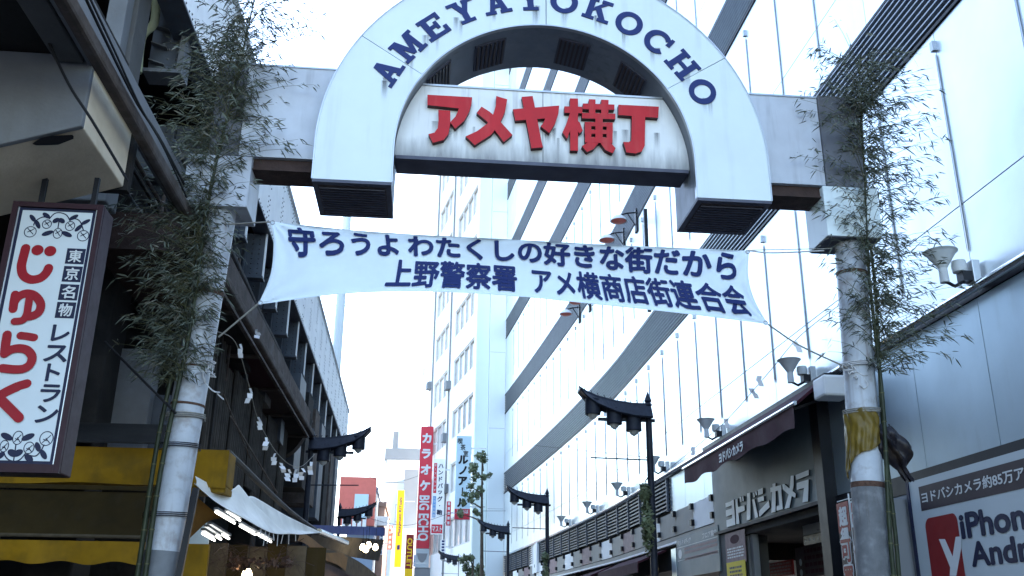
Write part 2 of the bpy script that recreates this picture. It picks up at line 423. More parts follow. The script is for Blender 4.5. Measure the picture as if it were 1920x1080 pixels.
# ------------------------------------------------------------------ the arch gate
gate = thing('arch_gate', 'white steel arch gate spanning the street with blue lettering and red characters', 'gate', (1.2, 9.9, 0))
CX, CZ, RI, RO, ZB = 1.225, 6.65, 1.73, 2.595, 6.2
Y0, Y1 = 9.527, 10.46
def arc(r, a0, a1, n):
    return [(CX + r * math.cos(math.radians(a0 + (a1 - a0) * k / n)), CZ + r * math.sin(math.radians(a0 + (a1 - a0) * k / n))) for k in range(n + 1)]
segs = [(180.0, 146.9, True, False), (146.7, 90.15, False, False), (89.85, 33.3, False, False), (33.1, 0.0, False, True)]
for a0, a1, legL, legR in segs:
    out, inn = arc(RO, a0, a1, 22), arc(RI, a0, a1, 22)
    if legL: out = [(CX - RO, ZB)] + out; inn = [(CX - RI, ZB)] + inn
    if legR: out = out + [(CX + RO, ZB)]; inn = inn + [(CX + RI, ZB)]
    m = MB(); n = len(out)
    for y, rev in ((Y0, False), (Y0 + 0.03, True)):
        v = [(p[0], y, p[1]) for p in out] + [(p[0], y, p[1]) for p in inn]
        f = [(i, i + 1, n + i + 1, n + i) for i in range(n - 1)]
        m.add(v, [q[::-1] for q in f] if rev else f)
    v = [(p[0], y, p[1]) for y in (Y0, Y0 + 0.03) for p in out] + [(p[0], y, p[1]) for y in (Y0, Y0 + 0.03) for p in inn]
    f = [(i, n + i, n + i + 1, i + 1) for i in range(n - 1)] + [(2 * n + i, 2 * n + i + 1, 3 * n + i + 1, 3 * n + i) for i in range(n - 1)]
    f += [(0, 2 * n, 3 * n, n), (n - 1, 2 * n - 1, 4 * n - 1, 3 * n - 1)]
    m.add(v, f)
    m.build('front_panel', 'paint_white', gate)
# ring behind the front panels: outer skin, soffit and back
def full(r, n=64): return [(CX - r, ZB)] + arc(r, 180, 0, n) + [(CX + r, ZB)]
ya, yb = Y0 + 0.034, Y1
def skin(r, off, name, m_, ycut=(ya, yb)):
    P = full(r); m = MB(); n = len(P)
    m.add([(p[0], ycut[0], p[1]) for p in P] + [(p[0], ycut[1], p[1]) for p in P], [(i, i + 1, n + i + 1, n + i) for i in range(n - 1)])
    return m.build(name, m_, gate, smooth=True)
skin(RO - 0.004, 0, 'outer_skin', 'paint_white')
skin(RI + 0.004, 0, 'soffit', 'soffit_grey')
m = MB(); A, B = full(RO - 0.004), full(RI + 0.004); n = len(A)
for y in (ya, yb): m.add([(p[0], y, p[1]) for p in A] + [(p[0], y, p[1]) for p in B], [(i, i + 1, n + i + 1, n + i) for i in range(n - 1)])
m.build('ring_plate', 'seam_dark', gate)
m = MB(); P = full(RI - 0.012); n = len(P); Q = full(RI + 0.002)
m.add([(p[0], Y0 - 0.008, p[1]) for p in P] + [(p[0], Y0 - 0.008, p[1]) for p in Q] + [(p[0], Y0 + 0.05, p[1]) for p in P],
      [(i, n + i, n + i + 1, i + 1) for i in range(n - 1)] + [(i, i + 1, 2 * n + i + 1, 2 * n + i) for i in range(n - 1)])
m.build('inner_rim', 'metal_trim', gate, smooth=True)
m = MB(); P = full(RO + 0.010); n = len(P); Q = full(RO - 0.006)
m.add([(p[0], Y0 - 0.008, p[1]) for p in P] + [(p[0], Y0 - 0.008, p[1]) for p in Q] + [(p[0], Y0 + 0.05, p[1]) for p in P],
      [(i, n + i, n + i + 1, i + 1) for i in range(n - 1)] + [(i, i + 1, 2 * n + i + 1, 2 * n + i) for i in range(n - 1)])
m.build('outer_rim', 'metal_trim', gate, smooth=True)
# vents in the soffit and under the legs
for a in (137, 112, 77, 50):
    c = np.array((CX + (RI - 0.012) * math.cos(math.radians(a)), 10.02, CZ + (RI - 0.012) * math.sin(math.radians(a))))
    t = np.array((-math.sin(math.radians(a)), 0, math.cos(math.radians(a)))); nn = np.array((math.cos(math.radians(a)), 0, math.sin(math.radians(a))))
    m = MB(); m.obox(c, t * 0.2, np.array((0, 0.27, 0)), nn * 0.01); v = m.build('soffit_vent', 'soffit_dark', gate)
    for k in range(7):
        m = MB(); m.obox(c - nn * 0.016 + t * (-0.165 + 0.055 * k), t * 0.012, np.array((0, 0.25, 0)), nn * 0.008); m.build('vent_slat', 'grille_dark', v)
for s in (-1, 1):
    xa, xb = sorted((CX + s * RI, CX + s * RO))
    m = MB(); m.box(xa, xb, Y0 + 0.002, Y1, ZB - 0.035, ZB - 0.002); e = m.build('leg_end_frame', 'soffit_dark', gate)
    m = MB(); m.box(xa + 0.06, xb - 0.06, Y0 + 0.08, Y1 - 0.08, ZB - 0.042, ZB - 0.036); m.build('vent_grille', 'grille_dark', e)
    for k in range(12):
        y = Y0 + 0.12 + k * 0.064
        m = MB(); m.box(xa + 0.07, xb - 0.07, y, y + 0.018, ZB - 0.056, ZB - 0.043); m.build('vent_slat', 'soffit_dark', e)
# character board inside the arch
YB = 9.76
k_ = YB / 9.527
def bz(z): return 1.6 + (z - 1.6) * k_
bt, bb = bz(7.445), bz(6.536)
def halfw(z):   # half width of the board at height z: it fills the arch
    return math.sqrt(max(0, (RI - 0.004) ** 2 - max(0, z - CZ) ** 2))
def board(x0, x1):
    zs = [bb + (bt - bb) * i / 12 for i in range(13)]
    L = [(max(x0, CX - halfw(z)), z) for z in zs]; R = [(min(x1, CX + halfw(z)), z) for z in zs]
    return [(x, YB, z) for x, z in L] + [(x, YB, z) for x, z in R[::-1]]
xm = onY(1018, 240, YB)[0]
for x0, x1 in ((-5, xm - 0.004), (xm + 0.004, 9)):
    m = MB(); m.prism(board(x0, x1), (0, 0.02, 0)); m.build('sign_board', 'paint_board', gate)
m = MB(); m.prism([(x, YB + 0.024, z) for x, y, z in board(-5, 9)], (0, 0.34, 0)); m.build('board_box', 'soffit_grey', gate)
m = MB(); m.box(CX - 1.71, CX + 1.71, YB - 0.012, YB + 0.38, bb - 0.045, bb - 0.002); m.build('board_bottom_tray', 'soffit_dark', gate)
m = MB(); m.box(CX - halfw(bt) + 0.01, CX + halfw(bt) - 0.01, YB - 0.015, YB + 0.37, bt + 0.002, bt + 0.025); m.build('board_top_rail', 'metal_trim', gate)
# red characters, cut from thick board
PL = Plane((0, YB, 0), (1, 0, 0))
def q(x, y): return PL.px(780 + x / 2.919, 100 + y / 2.919)
chars = {
    'katakana_a': [[(62, 243), (306, 257), (303, 290), (290, 335), (262, 385), (213, 428), (186, 393), (216, 360), (234, 318), (62, 299)],
                   [(122, 326), (187, 330), (187, 400), (176, 458), (150, 490), (92, 505), (68, 458), (100, 450), (118, 425), (123, 380)]],
    'katakana_me': [[(437, 250), (497, 268), (485, 335), (455, 402), (410, 460), (320, 518), (270, 470), (335, 440), (388, 400), (420, 350), (435, 300)],
                    [(357, 308), (400, 335), (448, 378), (525, 462), (477, 500), (430, 438), (385, 388), (330, 342)]],
    'katakana_ya': [[(527, 322), (780, 302), (775, 345), (757, 400), (725, 452), (678, 415), (692, 397), (704, 372), (541, 384)],
                    [(575, 255), (635, 250), (690, 530), (628, 535)]],
    'kanji_yoko': [[(808, 306), (905, 309), (905, 344), (808, 341)], [(838, 263), (882, 264), (882, 548), (840, 547)],
                   [(838, 342), (852, 380), (842, 430), (822, 484), (797, 448), (815, 410)], [(880, 385), (892, 395), (907, 438), (890, 455), (880, 440)],
                   [(941, 268), (977, 269), (976, 350), (941, 350)], [(1008, 270), (1048, 272), (1047, 350), (1008, 350)],
                   [(908, 291), (1080, 297), (1080, 326), (908, 322)], [(903, 342), (1085, 347), (1085, 377), (903, 372)],
                   [(976, 374), (1016, 374), (1016, 500), (976, 500)], [(918, 392), (1071, 396), (1071, 418), (918, 414)],
                   [(918, 392), (954, 392), (954, 502), (920, 502)], [(1037, 394), (1071, 396), (1069, 506), (1037, 504)],
                   [(918, 434), (1071, 437), (1070, 458), (918, 456)], [(920, 474), (1069, 478), (1069, 508), (920, 504)],
                   [(935, 504), (992, 508), (965, 540), (930, 556), (903, 524)], [(1004, 508), (1060, 508), (1086, 535), (1070, 563), (1030, 545)]],
    'kanji_cho': [[(1102, 297), (1322, 308), (1318, 369), (1102, 353)], [(1175, 352), (1248, 356), (1245, 520), (1228, 552), (1195, 563), (1146, 557), (1128, 500), (1158, 501), (1172, 492)]],
}
for nm, polys in chars.items():
    m = MB(); e = MB()
    for i, P in enumerate(polys):
        P = [q(*p) for p in P]
        e.poly(PL, P, 0.0005, 0.066 + 0.0004 * i)
        m.poly(PL, P, 0.0672 + 0.0004 * i, 0.0018)
    o = m.build(nm, 'letter_red', gate); e.build('letter_side', 'letter_edge', o)
rs_ = random.Random(77)
for k in range(16):
    x = rs_.uniform(CX - 1.35, CX + 1.4); ww, hh = rs_.uniform(0.015, 0.05), rs_.uniform(0.15, 0.4); zt3 = bb + rs_.uniform(0.32, 0.5); yy = YB - 0.003 - 0.0004 * k
    m = MB(); m.add([(x - ww, yy, zt3 - hh), (x + ww, yy, zt3 - hh), (x + ww, yy, zt3), (x - ww, yy, zt3)], [(0, 1, 2, 3)]); m.build('rain_stain', 'rain_stain', gate)
# blue slab letters round the arch: strokes on a 1 x 1 grid
LT = {
    'A': [[(.40, 1), (.62, 1), (.30, .0), (.12, 0)], [(.40, 1), (.62, 1), (.90, 0), (.66, 0)], [(.27, .26), (.75, .26), (.72, .42), (.30, .42)],
          [(-.02, 0), (.40, 0), (.40, .14), (-.02, .14)], [(.56, 0), (1.02, 0), (1.02, .14), (.56, .14)]],
    'M': [[(.06, 0), (.26, 0), (.26, 1), (.06, 1)], [(.74, 0), (.94, 0), (.94, 1), (.74, 1)], [(.06, 1), (.30, 1), (.58, .18), (.44, .1)], [(.94, 1), (.70, 1), (.42, .18), (.56, .1)],
          [(-.06, 0), (.36, 0), (.36, .14), (-.06, .14)], [(.64, 0), (1.06, 0), (1.06, .14), (.64, .14)], [(-.06, .86), (.2, .86), (.2, 1), (-.06, 1)], [(.8, .86), (1.06, .86), (1.06, 1), (.8, 1)]],
    'E': [[(.12, 0), (.36, 0), (.36, 1), (.12, 1)], [(0, 0), (.95, 0), (.95, .16), (0, .16)], [(0, .84), (.92, .84), (.92, 1), (0, 1)], [(.3, .43), (.68, .43), (.68, .58), (.3, .58)],
          [(.79, 0), (.95, 0), (.95, .34), (.79, .34)], [(.76, .68), (.92, .68), (.92, 1), (.76, 1)], [(.56, .34), (.7, .34), (.7, .68), (.56, .68)]],
    'Y': [[(.38, 0), (.62, 0), (.62, .48), (.38, .48)], [(.1, 1), (.34, 1), (.62, .46), (.40, .40)], [(.66, 1), (.9, 1), (.60, .40), (.40, .46)],
          [(.2, 0), (.8, 0), (.8, .14), (.2, .14)], [(-.04, .86), (.42, .86), (.42, 1), (-.04, 1)], [(.58, .86), (1.04, .86), (1.04, 1), (.58, 1)]],
    'K': [[(.1, 0), (.34, 0), (.34, 1), (.1, 1)], [(.3, .36), (.36, .58), (.72, .92), (.92, .92)], [(.42, .5), (.6, .66), (.92, .08), (.68, .08)],
          [(-.02, 0), (.46, 0), (.46, .14), (-.02, .14)], [(.58, 0), (1.04, 0), (1.04, .14), (.58, .14)], [(-.02, .86), (.46, .86), (.46, 1), (-.02, 1)], [(.58, .86), (1.02, .86), (1.02, 1), (.58, 1)]],
    'H': [[(.08, 0), (.32, 0), (.32, 1), (.08, 1)], [(.68, 0), (.92, 0), (.92, 1), (.68, 1)], [(.2, .42), (.8, .42), (.8, .58), (.2, .58)],
          [(-.04, 0), (.42, 0), (.42, .14), (-.04, .14)], [(.58, 0), (1.04, 0), (1.04, .14), (.58, .14)], [(-.04, .86), (.42, .86), (.42, 1), (-.04, 1)], [(.58, .86), (1.04, .86), (1.04, 1), (.58, 1)]],
}
def annulus(a0, a1, n=28):
    P = []
    for k in range(n):
        t0, t1 = (math.radians(a0 + (a1 - a0) * (k + j) / n) for j in (0, 1))
        P.append([(.5 + .54 * math.cos(t0), .5 + .52 * math.sin(t0)), (.5 + .54 * math.cos(t1), .5 + .52 * math.sin(t1)),
                  (.5 + .30 * math.cos(t1), .5 + .33 * math.sin(t1)), (.5 + .30 * math.cos(t0), .5 + .33 * math.sin(t0))])
    return P
LT['O'] = annulus(0, 360)
LT['C'] = annulus(42, 322) + [[(.80, .60), (.98, .60), (.98, .98), (.84, .98)]]
for i, ch in enumerate('AMEYAYOKOCHO'):
    a = math.radians(152.8 - 11.48 * i); up = np.array((math.cos(a), 0, math.sin(a))); rt = np.array((math.sin(a), 0, -math.cos(a)))
    pl = Plane(np.array((CX, Y0, CZ)) + up * 2.085, rt, up); s = 0.315
    m = MB()
    for j, P in enumerate(LT[ch]):
        th = 0.012 + (0.0 if ch in 'O' else 0.0004 * (j % 12))
        m.poly(pl, [((x - .5) * s, (y - .5) * s) for x, y in P], 0.0005, th)
    m.build('letter_' + ch.lower(), 'letter_navy', gate)
    c = np.array((CX, Y0 - 0.003, CZ)) + up * 2.085; rs_ = random.Random(i)
    for kk in range(2):
        ww, hh, xo = rs_.uniform(0.02, 0.05), rs_.uniform(0.18, 0.36), rs_.uniform(-0.10, 0.10)
        zt3 = c[2] - 0.12 + (0.04 if kk else 0)
        m = MB(); m.add([(c[0] + xo - ww, Y0 - 0.003 - 0.001 * kk, zt3 - hh), (c[0] + xo + ww, Y0 - 0.003 - 0.001 * kk, zt3 - hh), (c[0] + xo + ww, Y0 - 0.003 - 0.001 * kk, zt3), (c[0] + xo - ww, Y0 - 0.003 - 0.001 * kk, zt3)], [(0, 1, 2, 3)]); m.build('rain_stain', 'rain_stain', gate)
# beams from arch to posts
YBM = 9.75
zt, zb = 1.6 + 5.98 * YBM / 9.527, 1.6 + 4.833 * YBM / 9.527
xl, xr = onY(413, 120, YBM)[0], onY(1530, 183, YBM)[0]
for x0, x1 in ((xl + 0.33, CX - RO + 0.25), (CX + RO - 0.25, xr)):
    m = MB(); m.box(x0, x1, YBM, YBM + 0.5, zb, zt); b = m.build('cross_beam', 'paint_beam', gate)
    m = MB(); m.box(x0, x1, YBM - 0.012, YBM + 0.51, zt + 0.002, zt + 0.024); m.build('beam_cap', 'metal_trim', b)
    m = MB(); m.box(x0 + 0.02, x1, YBM + 0.06, YBM + 0.38, zb - 0.13, zb - 0.003); m.build('beam_channel', 'rust_brown', b)
    m = MB(); m.box(x0 + 0.02, x1, YBM + 0.03, YBM + 0.42, zb - 0.15, zb - 0.132); m.build('channel_flange', 'rust_brown', b)
PXS = []
for (pa, pb, hx0, hx1, hz) in (((359, 720), (402, 470), xl, xl + 0.325, 387), ((1611, 700), (1594, 470), xr + 0.005, onY(1614, 260, YBM)[0], 442)):
    a, b = onY(*pa, 9.95), onY(*pb, 9.95); d = (b - a) / (b[2] - a[2])
    base, top = a + d * (0 - a[2]), a + d * (6.75 - a[2]); PXS.append((base, d))
    m = MB(); m.tube([base + (0, 0, 0.0), base + d * 2.2, base + d * 4.4, top], [0.172, 0.172, 0.170, 0.168], 28); p = m.build('post', 'post_paint', gate, smooth=True)
    for z, hh in (((3.72, 0.012), (4.96, 0.03), (4.12, 0.008)) if pa[0] < 900 else ((3.06, 0.03), (4.40, 0.010), (5.5, 0.02))):
        c = base + d * z
        m = MB(); m.tube([c - d * hh, c + d * hh], 0.1765, 28); m.build('joint_band', 'rust_band', p, smooth=True)
    m = MB(); m.box(hx0, hx1, YBM - 0.03, YBM + 0.55, zb - 0.02, zt + 0.03); m.build('post_head', 'paint_head_shaded', gate, bevel=0.008)
zlow = onY(1550, 441, 9.72)[2]
m = MB(); m.box(onY(1550, 420, 9.72)[0], 5.2, 9.72, 10.28, zlow, zb - 0.022); m.build('post_collar_box', 'paint_white', gate, bevel=0.006)
m = MB(); m.box(onY(1550, 420, 9.72)[0] + 0.015, 5.185, 9.735, 10.265, zlow - 0.012, zlow - 0.002); m.build('collar_box_bottom', 'soffit_dark', gate)
zlow2 = onY(440, 387, 9.72)[2]
m = MB(); m.box(-2.78, onY(468, 340, 9.72)[0], 9.72, 10.28, zlow2, zb - 0.022); m.build('post_collar_box', 'paint_beam', gate, bevel=0.006)
m = MB(); a_, b_ = onY(368, 915, 9.8), onY(335, 1080, 9.8); d_ = (b_ - a_) / (b_[2] - a_[2])
m.bar(a_, a_ + d_ * (0.3 - a_[2]), 0.05, 0.06); m.build('conduit', 'black_paint', gate)
def post_at(i, z): return PXS[i][0] + PXS[i][1] * z
# paint changes and tape bands on the posts
mat('post_tape', (0.42, 0.45, 0.47), 0.45, var=0.12, scale=7, streak=0.4, dirt=(0.2, 0.16, 0.13), sscale=16)
mat('post_dirty', (0.15, 0.155, 0.16), 0.6, var=0.25, scale=5, streak=0.9, dirt=(0.07, 0.045, 0.03), sscale=14, blotch=0.6, bscale=5, bcol=(0.30, 0.31, 0.32))
mat('post_grey', (0.16, 0.17, 0.18), 0.6, var=0.15, scale=6, streak=0.4)
for i, ya_, yb_, mm in ((0, 1034, 1090, 'post_grey'), (1, 910, 1120, 'post_dirty')):
    xx = 330 if i == 0 else 1645; za, zb2 = onY(xx, yb_, 9.95)[2], onY(xx, ya_, 9.95)[2]
    m = MB(); m.tube([post_at(i, za), post_at(i, zb2)], 0.1745, 28); m.build('tape_band', mm, gate, smooth=True)
# wrapping on the posts
yw = MB()
c0, c1 = onY(1632, 775, 9.95)[2], onY(1640, 880, 9.95)[2]
def wrapf(u, v):
    z = c1 + 0.12 + (c0 - c1 - 0.12) * v - (0.22 * (1 - u) + 0.03 * math.sin(u * 9) - 0.16 * u) * (1 - v) + 0.03 * math.sin(u * 11) * v; a = math.radians(135 + 165 * u)
    r = 0.192 + 0.009 * abs(math.sin(4.1 * a + 2.8 * v * v)) + 0.007 * math.sin(17 * a - 6 * v) * (1 - v) + 0.005 * math.sin(9 * a + 14 * v) + 0.02 * max(0, math.cos(a + 0.3)) * (1 - abs(2 * v - 1)); p = post_at(1, z)
    return (p[0] + r * math.cos(a), p[1] + r * math.sin(a), z)
yw.grid(wrapf, 140, 24)
tag(yw.build('plastic_wrap', 'tape_yellow', smooth=True), 'crumpled yellow plastic sheet tied round the gate post beside the entrance', 'plastic sheet')
bw = MB()
def bagf(u, v):
    t = v; a = 2 * math.pi * u; p = onY(1655 + 28 * t + 22 * t * t, 800 + 100 * t, 9.9); r = (0.06 + 0.17 * math.sin(math.pi * min(1, t * 1.15 + 0.1))) * (1 + 0.26 * math.sin(3 * a + 7 * t) + 0.14 * math.sin(7 * a - 11 * t) + 0.08 * math.sin(13 * a + 5 * t))
    return (p[0] + r * math.cos(a) * 0.75, p[1] + r * math.sin(a) * 0.7, p[2] + 0.02 * math.sin(5 * a))
bw.grid(bagf, 72, 36)
tag(bw.build('plastic_bag', 'plastic_black', smooth=True), 'dark bunched plastic bag hanging behind the yellow sheet on the post', 'plastic bag')

# ------------------------------------------------------------------ banner
banner = thing('cloth_banner', 'white cloth banner with two lines of blue Japanese writing strung under the arch', 'banner', (0.9, 9.6, 0))
def interp(P, t):
    n = len(P) - 1; x = min(n - 1e-6, max(0, t) * n); i = int(x); f = x - i
    p0, p1, p2, p3 = (P[max(0, min(n, k))] for k in (i - 1, i, i + 1, i + 2))
    return tuple(0.5 * ((2 * b) + (c - a) * f + (2 * a - 5 * b + 4 * c - d) * f * f + (-a + 3 * b - 3 * c + d) * f ** 3) for a, b, c, d in zip(p0, p1, p2, p3))
TOP = [(508, 415), (658, 431), (807, 441), (957, 449), (1106, 457), (1256, 464), (1405, 470)]
BOT = [(484, 571), (643, 551), (803, 547), (962, 555), (1121, 571), (1281, 588), (1440, 608)]
LEF = [(508, 415), (513, 455), (507, 515), (484, 571)]
RIG = [(1405, 470), (1403, 515), (1414, 560), (1440, 608)]
def cloth(u, v, lift=0.0):
    """u along, v down"""
    t, b, l, r = interp(TOP, u), interp(BOT, u), interp(LEF, v), interp(RIG, v)
    p = [(1 - v) * t[i] + v * b[i] + (1 - u) * l[i] + u * r[i] - ((1 - u) * (1 - v) * 0 + 0) for i in (0, 1)]
    c = [(1 - u) * (1 - v) * TOP[0][i] + u * (1 - v) * TOP[-1][i] + (1 - u) * v * BOT[0][i] + u * v * BOT[-1][i] for i in (0, 1)]
    x, y = p[0] - c[0], p[1] - c[1]
    e = math.sin(math.pi * u)
    w = 0.07 * e * math.sin(math.pi * v) + 0.016 * math.sin(9 * u + 2 * v) + 0.008 * math.sin(23 * u - 3 * v) * e + 0.010 * math.sin(40 * u) * (1 - v) ** 3
    for cu, cv in ((0, 0), (1, 0), (0, 1), (1, 1)):      # pull creases running in from the tied corners
        du, dv = abs(u - cu) * 5.4, abs(v - cv); dd = math.hypot(du, dv) + 1e-6
        w += 0.012 * math.sin(12 * math.atan2(dv, du + 1e-6)) * math.exp(-dd * 1.1) * min(1, dd * 4)
    w += 0.006 * math.sin(52 * u + 6 * math.sin(5 * v)) * math.exp(-v * 5) + 0.005 * math.sin(70 * u) * math.exp(-(1 - v) * 7)
    return onY(x, y, 9.62 + w - lift)
m = MB(); m.grid(lambda u, v: cloth(u, v), 220, 26); m.build('cloth', 'cloth_banner', banner, smooth=True)
for v0, v1 in ((0.0, 0.028), (0.955, 0.985)):
    m = MB(); m.grid(lambda u, v: cloth(u, v0 + (v1 - v0) * v, 0.0035), 220, 1); m.build('hem', 'cloth_banner', banner, smooth=True)
for TX, XA, XB in (('守ろうよ', 0.045, 0.262), ('わたくしの好きな街だから', 0.285, 0.962)):
    m = MB(); m.text(lambda a, b, l: cloth(a, b + 0.06 * (a - 0.5) ** 2 - 0.05 * a, l), TX, XA, XB, 0.47, 0.085, 0.036, 0.011); m.build('lettering', 'print_navy', banner)
for tx_, a_, b_ in (('上野警察署', 0.245, 0.508), ('アメ横商店街連合会', 0.542, 0.968)):
    m = MB(); m.text(lambda a, b, l: cloth(a, b, l), tx_, a_, b_, 0.885, 0.515, 0.028, 0.011); m.build('lettering', 'print_navy', banner)
for cu, cv in ((0.006, 0.03), (0.994, 0.03), (0.006, 0.97), (0.994, 0.97)):
    c = cloth(cu, cv, 0.006); m = MB(); m.tube([c + np.array((0.022 * math.cos(t), 0, 0.022 * math.sin(t))) for t in [k * 0.524 for k in range(13)]], 0.005, 6, cap=False); m.build('eyelet', 'metal_trim', banner)
def rope(pts, r, m_, parent=None, name='rope', sag=0.0, n=14, lab=None):
    P = []
    for i in range(n + 1):
        t = i / n; a = np.array(interp([tuple(p) for p in pts], t)) if len(pts) > 2 else np.array(pts[0]) * (1 - t) + np.array(pts[1]) * t
        a = a - np.array((0, 0, sag * 4 * t * (1 - t))); P.append(a)
    m = MB(); m.tube(P, r, 6); return m.build(name, m_, parent, smooth=True)
pl_, pr_ = post_at(0, 5.72), post_at(1, 5.62)
rope([onY(508, 416, 9.62), pl_ + np.array((0.1, -0.15, 0.0))], 0.008, 'rope', banner)
rope([onY(484, 570, 9.62), onY(410, 632, 9.75)], 0.010, 'rope', banner)
rope([onY(1405, 470, 9.62), onY(1450, 474, 9.66), onY(1545, 470, 9.78)], 0.009, 'rope_white', banner)
rope([onY(1405, 469, 9.62), onY(1560, 466, 9.78)], 0.005, 'rope', banner)
rope([onY(1440, 608, 9.62), onY(1500, 648, 9.7), onY(1590, 690, 9.8)], 0.009, 'rope', banner)
for (i, z, mm) in ((0, onY(350, 787, 9.95)[2], 'rope'), (0, onY(390, 690, 9.95)[2], 'rope_white'), (0, onY(360, 843, 9.95)[2], 'cable'), (0, onY(350, 972, 9.95)[2], 'cable'), (1, onY(1600, 690, 9.95)[2], 'rope_white'), (1, onY(1625, 778, 9.95)[2], 'rope'), (1, onY(1600, 455, 9.95)[2], 'rope')):
    c = post_at(i, z); P = []
    for k in range(40):
        a = 2 * math.pi * k / 13.0; r = 0.196 + 0.01 * math.sin(3 * a)
        P.append((c[0] + r * math.cos(a) - (0.06 if math.cos(a) < -0.5 else 0) * (1 if i == 0 else 0) + (0.05 if i == 1 and math.cos(a) > 0.5 else 0), c[1] + r * math.sin(a), z + 0.018 * (k / 13.0) + 0.01 * math.sin(a)))
    m = MB(); m.tube(P, 0.008 if mm != 'cable' else 0.005, 6)
    lab = {'rope': 'straw rope binding bamboo to the gate post', 'rope_white': 'white cord knotted round the gate post', 'cable': 'thin black wire band round the gate post'}[mm]
    where = (', on the restaurant side', ', on the entrance side')[i] 
    hgt = {(0, 'rope'): ' below the paper streamers', (0, 'rope_white'): ' where the streamers start', (1, 'rope_white'): ' below the banner corner'}.get((i, mm), '')
    nm = tag(m.build('binding_rope' if mm != 'cable' else 'binding_wire', mm, smooth=True), lab + hgt + where, 'rope' if mm != 'cable' else 'wire')
    if mm == 'cable': nm['label'] = 'thin black wire band round the restaurant-side post ' + ('beside the top of the yellow board' if z > 3.1 else 'low, beside the yellow return board')
    elif mm == 'rope' and i == 1: nm['label'] = 'straw rope round the entrance-side post ' + ('just above the yellow sheet' if z < 4.5 else 'under the white collar box')
    if mm == 'rope_white':
        rr = random.Random(5 + i); mk = MB()
        for k in range(5):
            P = [np.array((c[0] + (0.16 if i == 0 else -0.16), c[1] - 0.14, z))]
            for j in range(7): P.append(P[-1] + np.array((rr.uniform(-0.06, 0.07), rr.uniform(-0.03, 0.03), rr.uniform(-0.09, 0.03))))
            mk.tube([interp([tuple(p) for p in P], t / 20) for t in range(21)], 0.007, 5)
        tag(mk.build('cord_knot', 'rope_white', smooth=True), 'loose knot of white cord hanging from the ' + ('restaurant' if i == 0 else 'entrance') + '-side gate post', 'cord')

# ------------------------------------------------------------------ bamboo lashed to the posts
def bamboo(label, i, dx, dy, ztop, n, spread, skew, zlo, seed, tipx=0.0):
    rr = random.Random(seed); base = post_at(i, 0.0); base = np.array((base[0] + dx, base[1] + dy, 0.0))
    root = thing('bamboo', label, 'bamboo', base, 'bamboo lashed to the gate posts')
    def cul(z):
        p = post_at(i, z); w = max(0, z - 6.3)
        return np.array((p[0] + dx + tipx * w * w * 0.12 + 0.02 * math.sin(z * 2.1 + seed), p[1] + dy - 0.03 * w * w, z))
    zs = [ztop * k / 40 for k in range(41)]
    m = MB(); m.tube([cul(z) for z in zs], [0.026 * (1 - 0.8 * (z / ztop) ** 1.6) + 0.002 for z in zs], 10); c = m.build('culm', 'culm', root, smooth=True)
    for k in range(int(ztop / 0.32)):
        z = 0.2 + 0.32 * k; r = 0.026 * (1 - 0.8 * (z / ztop) ** 1.6) + 0.006
        m = MB(); m.tube([cul(z) - (0, 0, 0.006), cul(z) + (0, 0, 0.006)], r, 10); m.build('node', 'twig', c, smooth=True)
    tw, lv, dl = MB(), MB(), MB()
    for k in range(n):
        z = zlo + (ztop - zlo) * rr.random() ** 0.85; s = spread(z) * (0.12 + 0.88 * rr.random() ** 1.45)
        ang = rr.uniform(0, 2 * math.pi); d = np.array((math.cos(ang) + skew(z), 0.55 * math.sin(ang) - 0.2, 0)); 
        p0 = cul(max(zlo, z - 0.25 * s)); p1 = np.array((*(cul(z)[:2] + d[:2] * s), z + rr.uniform(-0.1, 0.28) * s))
        mid = (p0 + p1) / 2 + np.array((0, 0, 0.12 * s))
        P = [interp([tuple(p0), tuple(mid), tuple(p1)], t / 5) for t in range(6)]
        tw.tube(P, [0.0038 * (1 - 0.12 * j) for j in range(6)], 4, cap=False)
        for tpos in (0.55, 0.8, 1.0):
            if rr.random() < 0.25: continue
            o = np.array(interp([tuple(p0), tuple(mid), tuple(p1)], tpos))
            dirn = d / (np.linalg.norm(d) + 1e-6)
            for j in range(rr.randint(3, 6)):
                a = rr.gauss(0, 0.75); ln = rr.uniform(0.065, 0.145)
                v = np.array((dirn[0] * math.cos(a) - dirn[1] * math.sin(a), dirn[0] * math.sin(a) + dirn[1] * math.cos(a), rr.gauss(-0.35, 0.5)))
                v /= np.linalg.norm(v)
                w = np.cross(v, np.array((rr.gauss(0, 1), rr.gauss(0, 1), rr.gauss(0, 1)))); w /= (np.linalg.norm(w) + 1e-6); w *= rr.uniform(0.0045, 0.0095)
                nrm = np.cross(v, w); nrm /= np.linalg.norm(nrm); b = o + np.array((rr.gauss(0, 0.025), rr.gauss(0, 0.025), rr.gauss(0, 0.025)))
                droop = np.array((0, 0, -ln * rr.uniform(0.05, 0.3)))
                (dl if rr.random() < 0.13 else lv).add([b, b + v * ln * 0.32 + w + nrm * 0.003, b + v * ln * 0.32 - w + nrm * 0.003, b + v * ln * 0.7 + w * 0.7 + droop * 0.4, b + v * ln * 0.7 - w * 0.7 + droop * 0.4, b + v * ln + droop],
                       [(0, 2, 1), (1, 2, 4, 3), (3, 4, 5)])
    tw.build('branches', 'twig', root, kind='stuff'); lv.build('leaves', 'leaf', root, kind='stuff'); dl.build('dry_leaves', 'leaf_dry', root, kind='stuff')
bamboo('leafy bamboo lashed to the street side of the post by the restaurant sign', 0, -0.07, -0.24, 8.6, 430, lambda z: 0.80 if z > 5 else 0.55, lambda z: -0.25 if z < 6.4 else 0.15, 3.9, 11, 0.25)
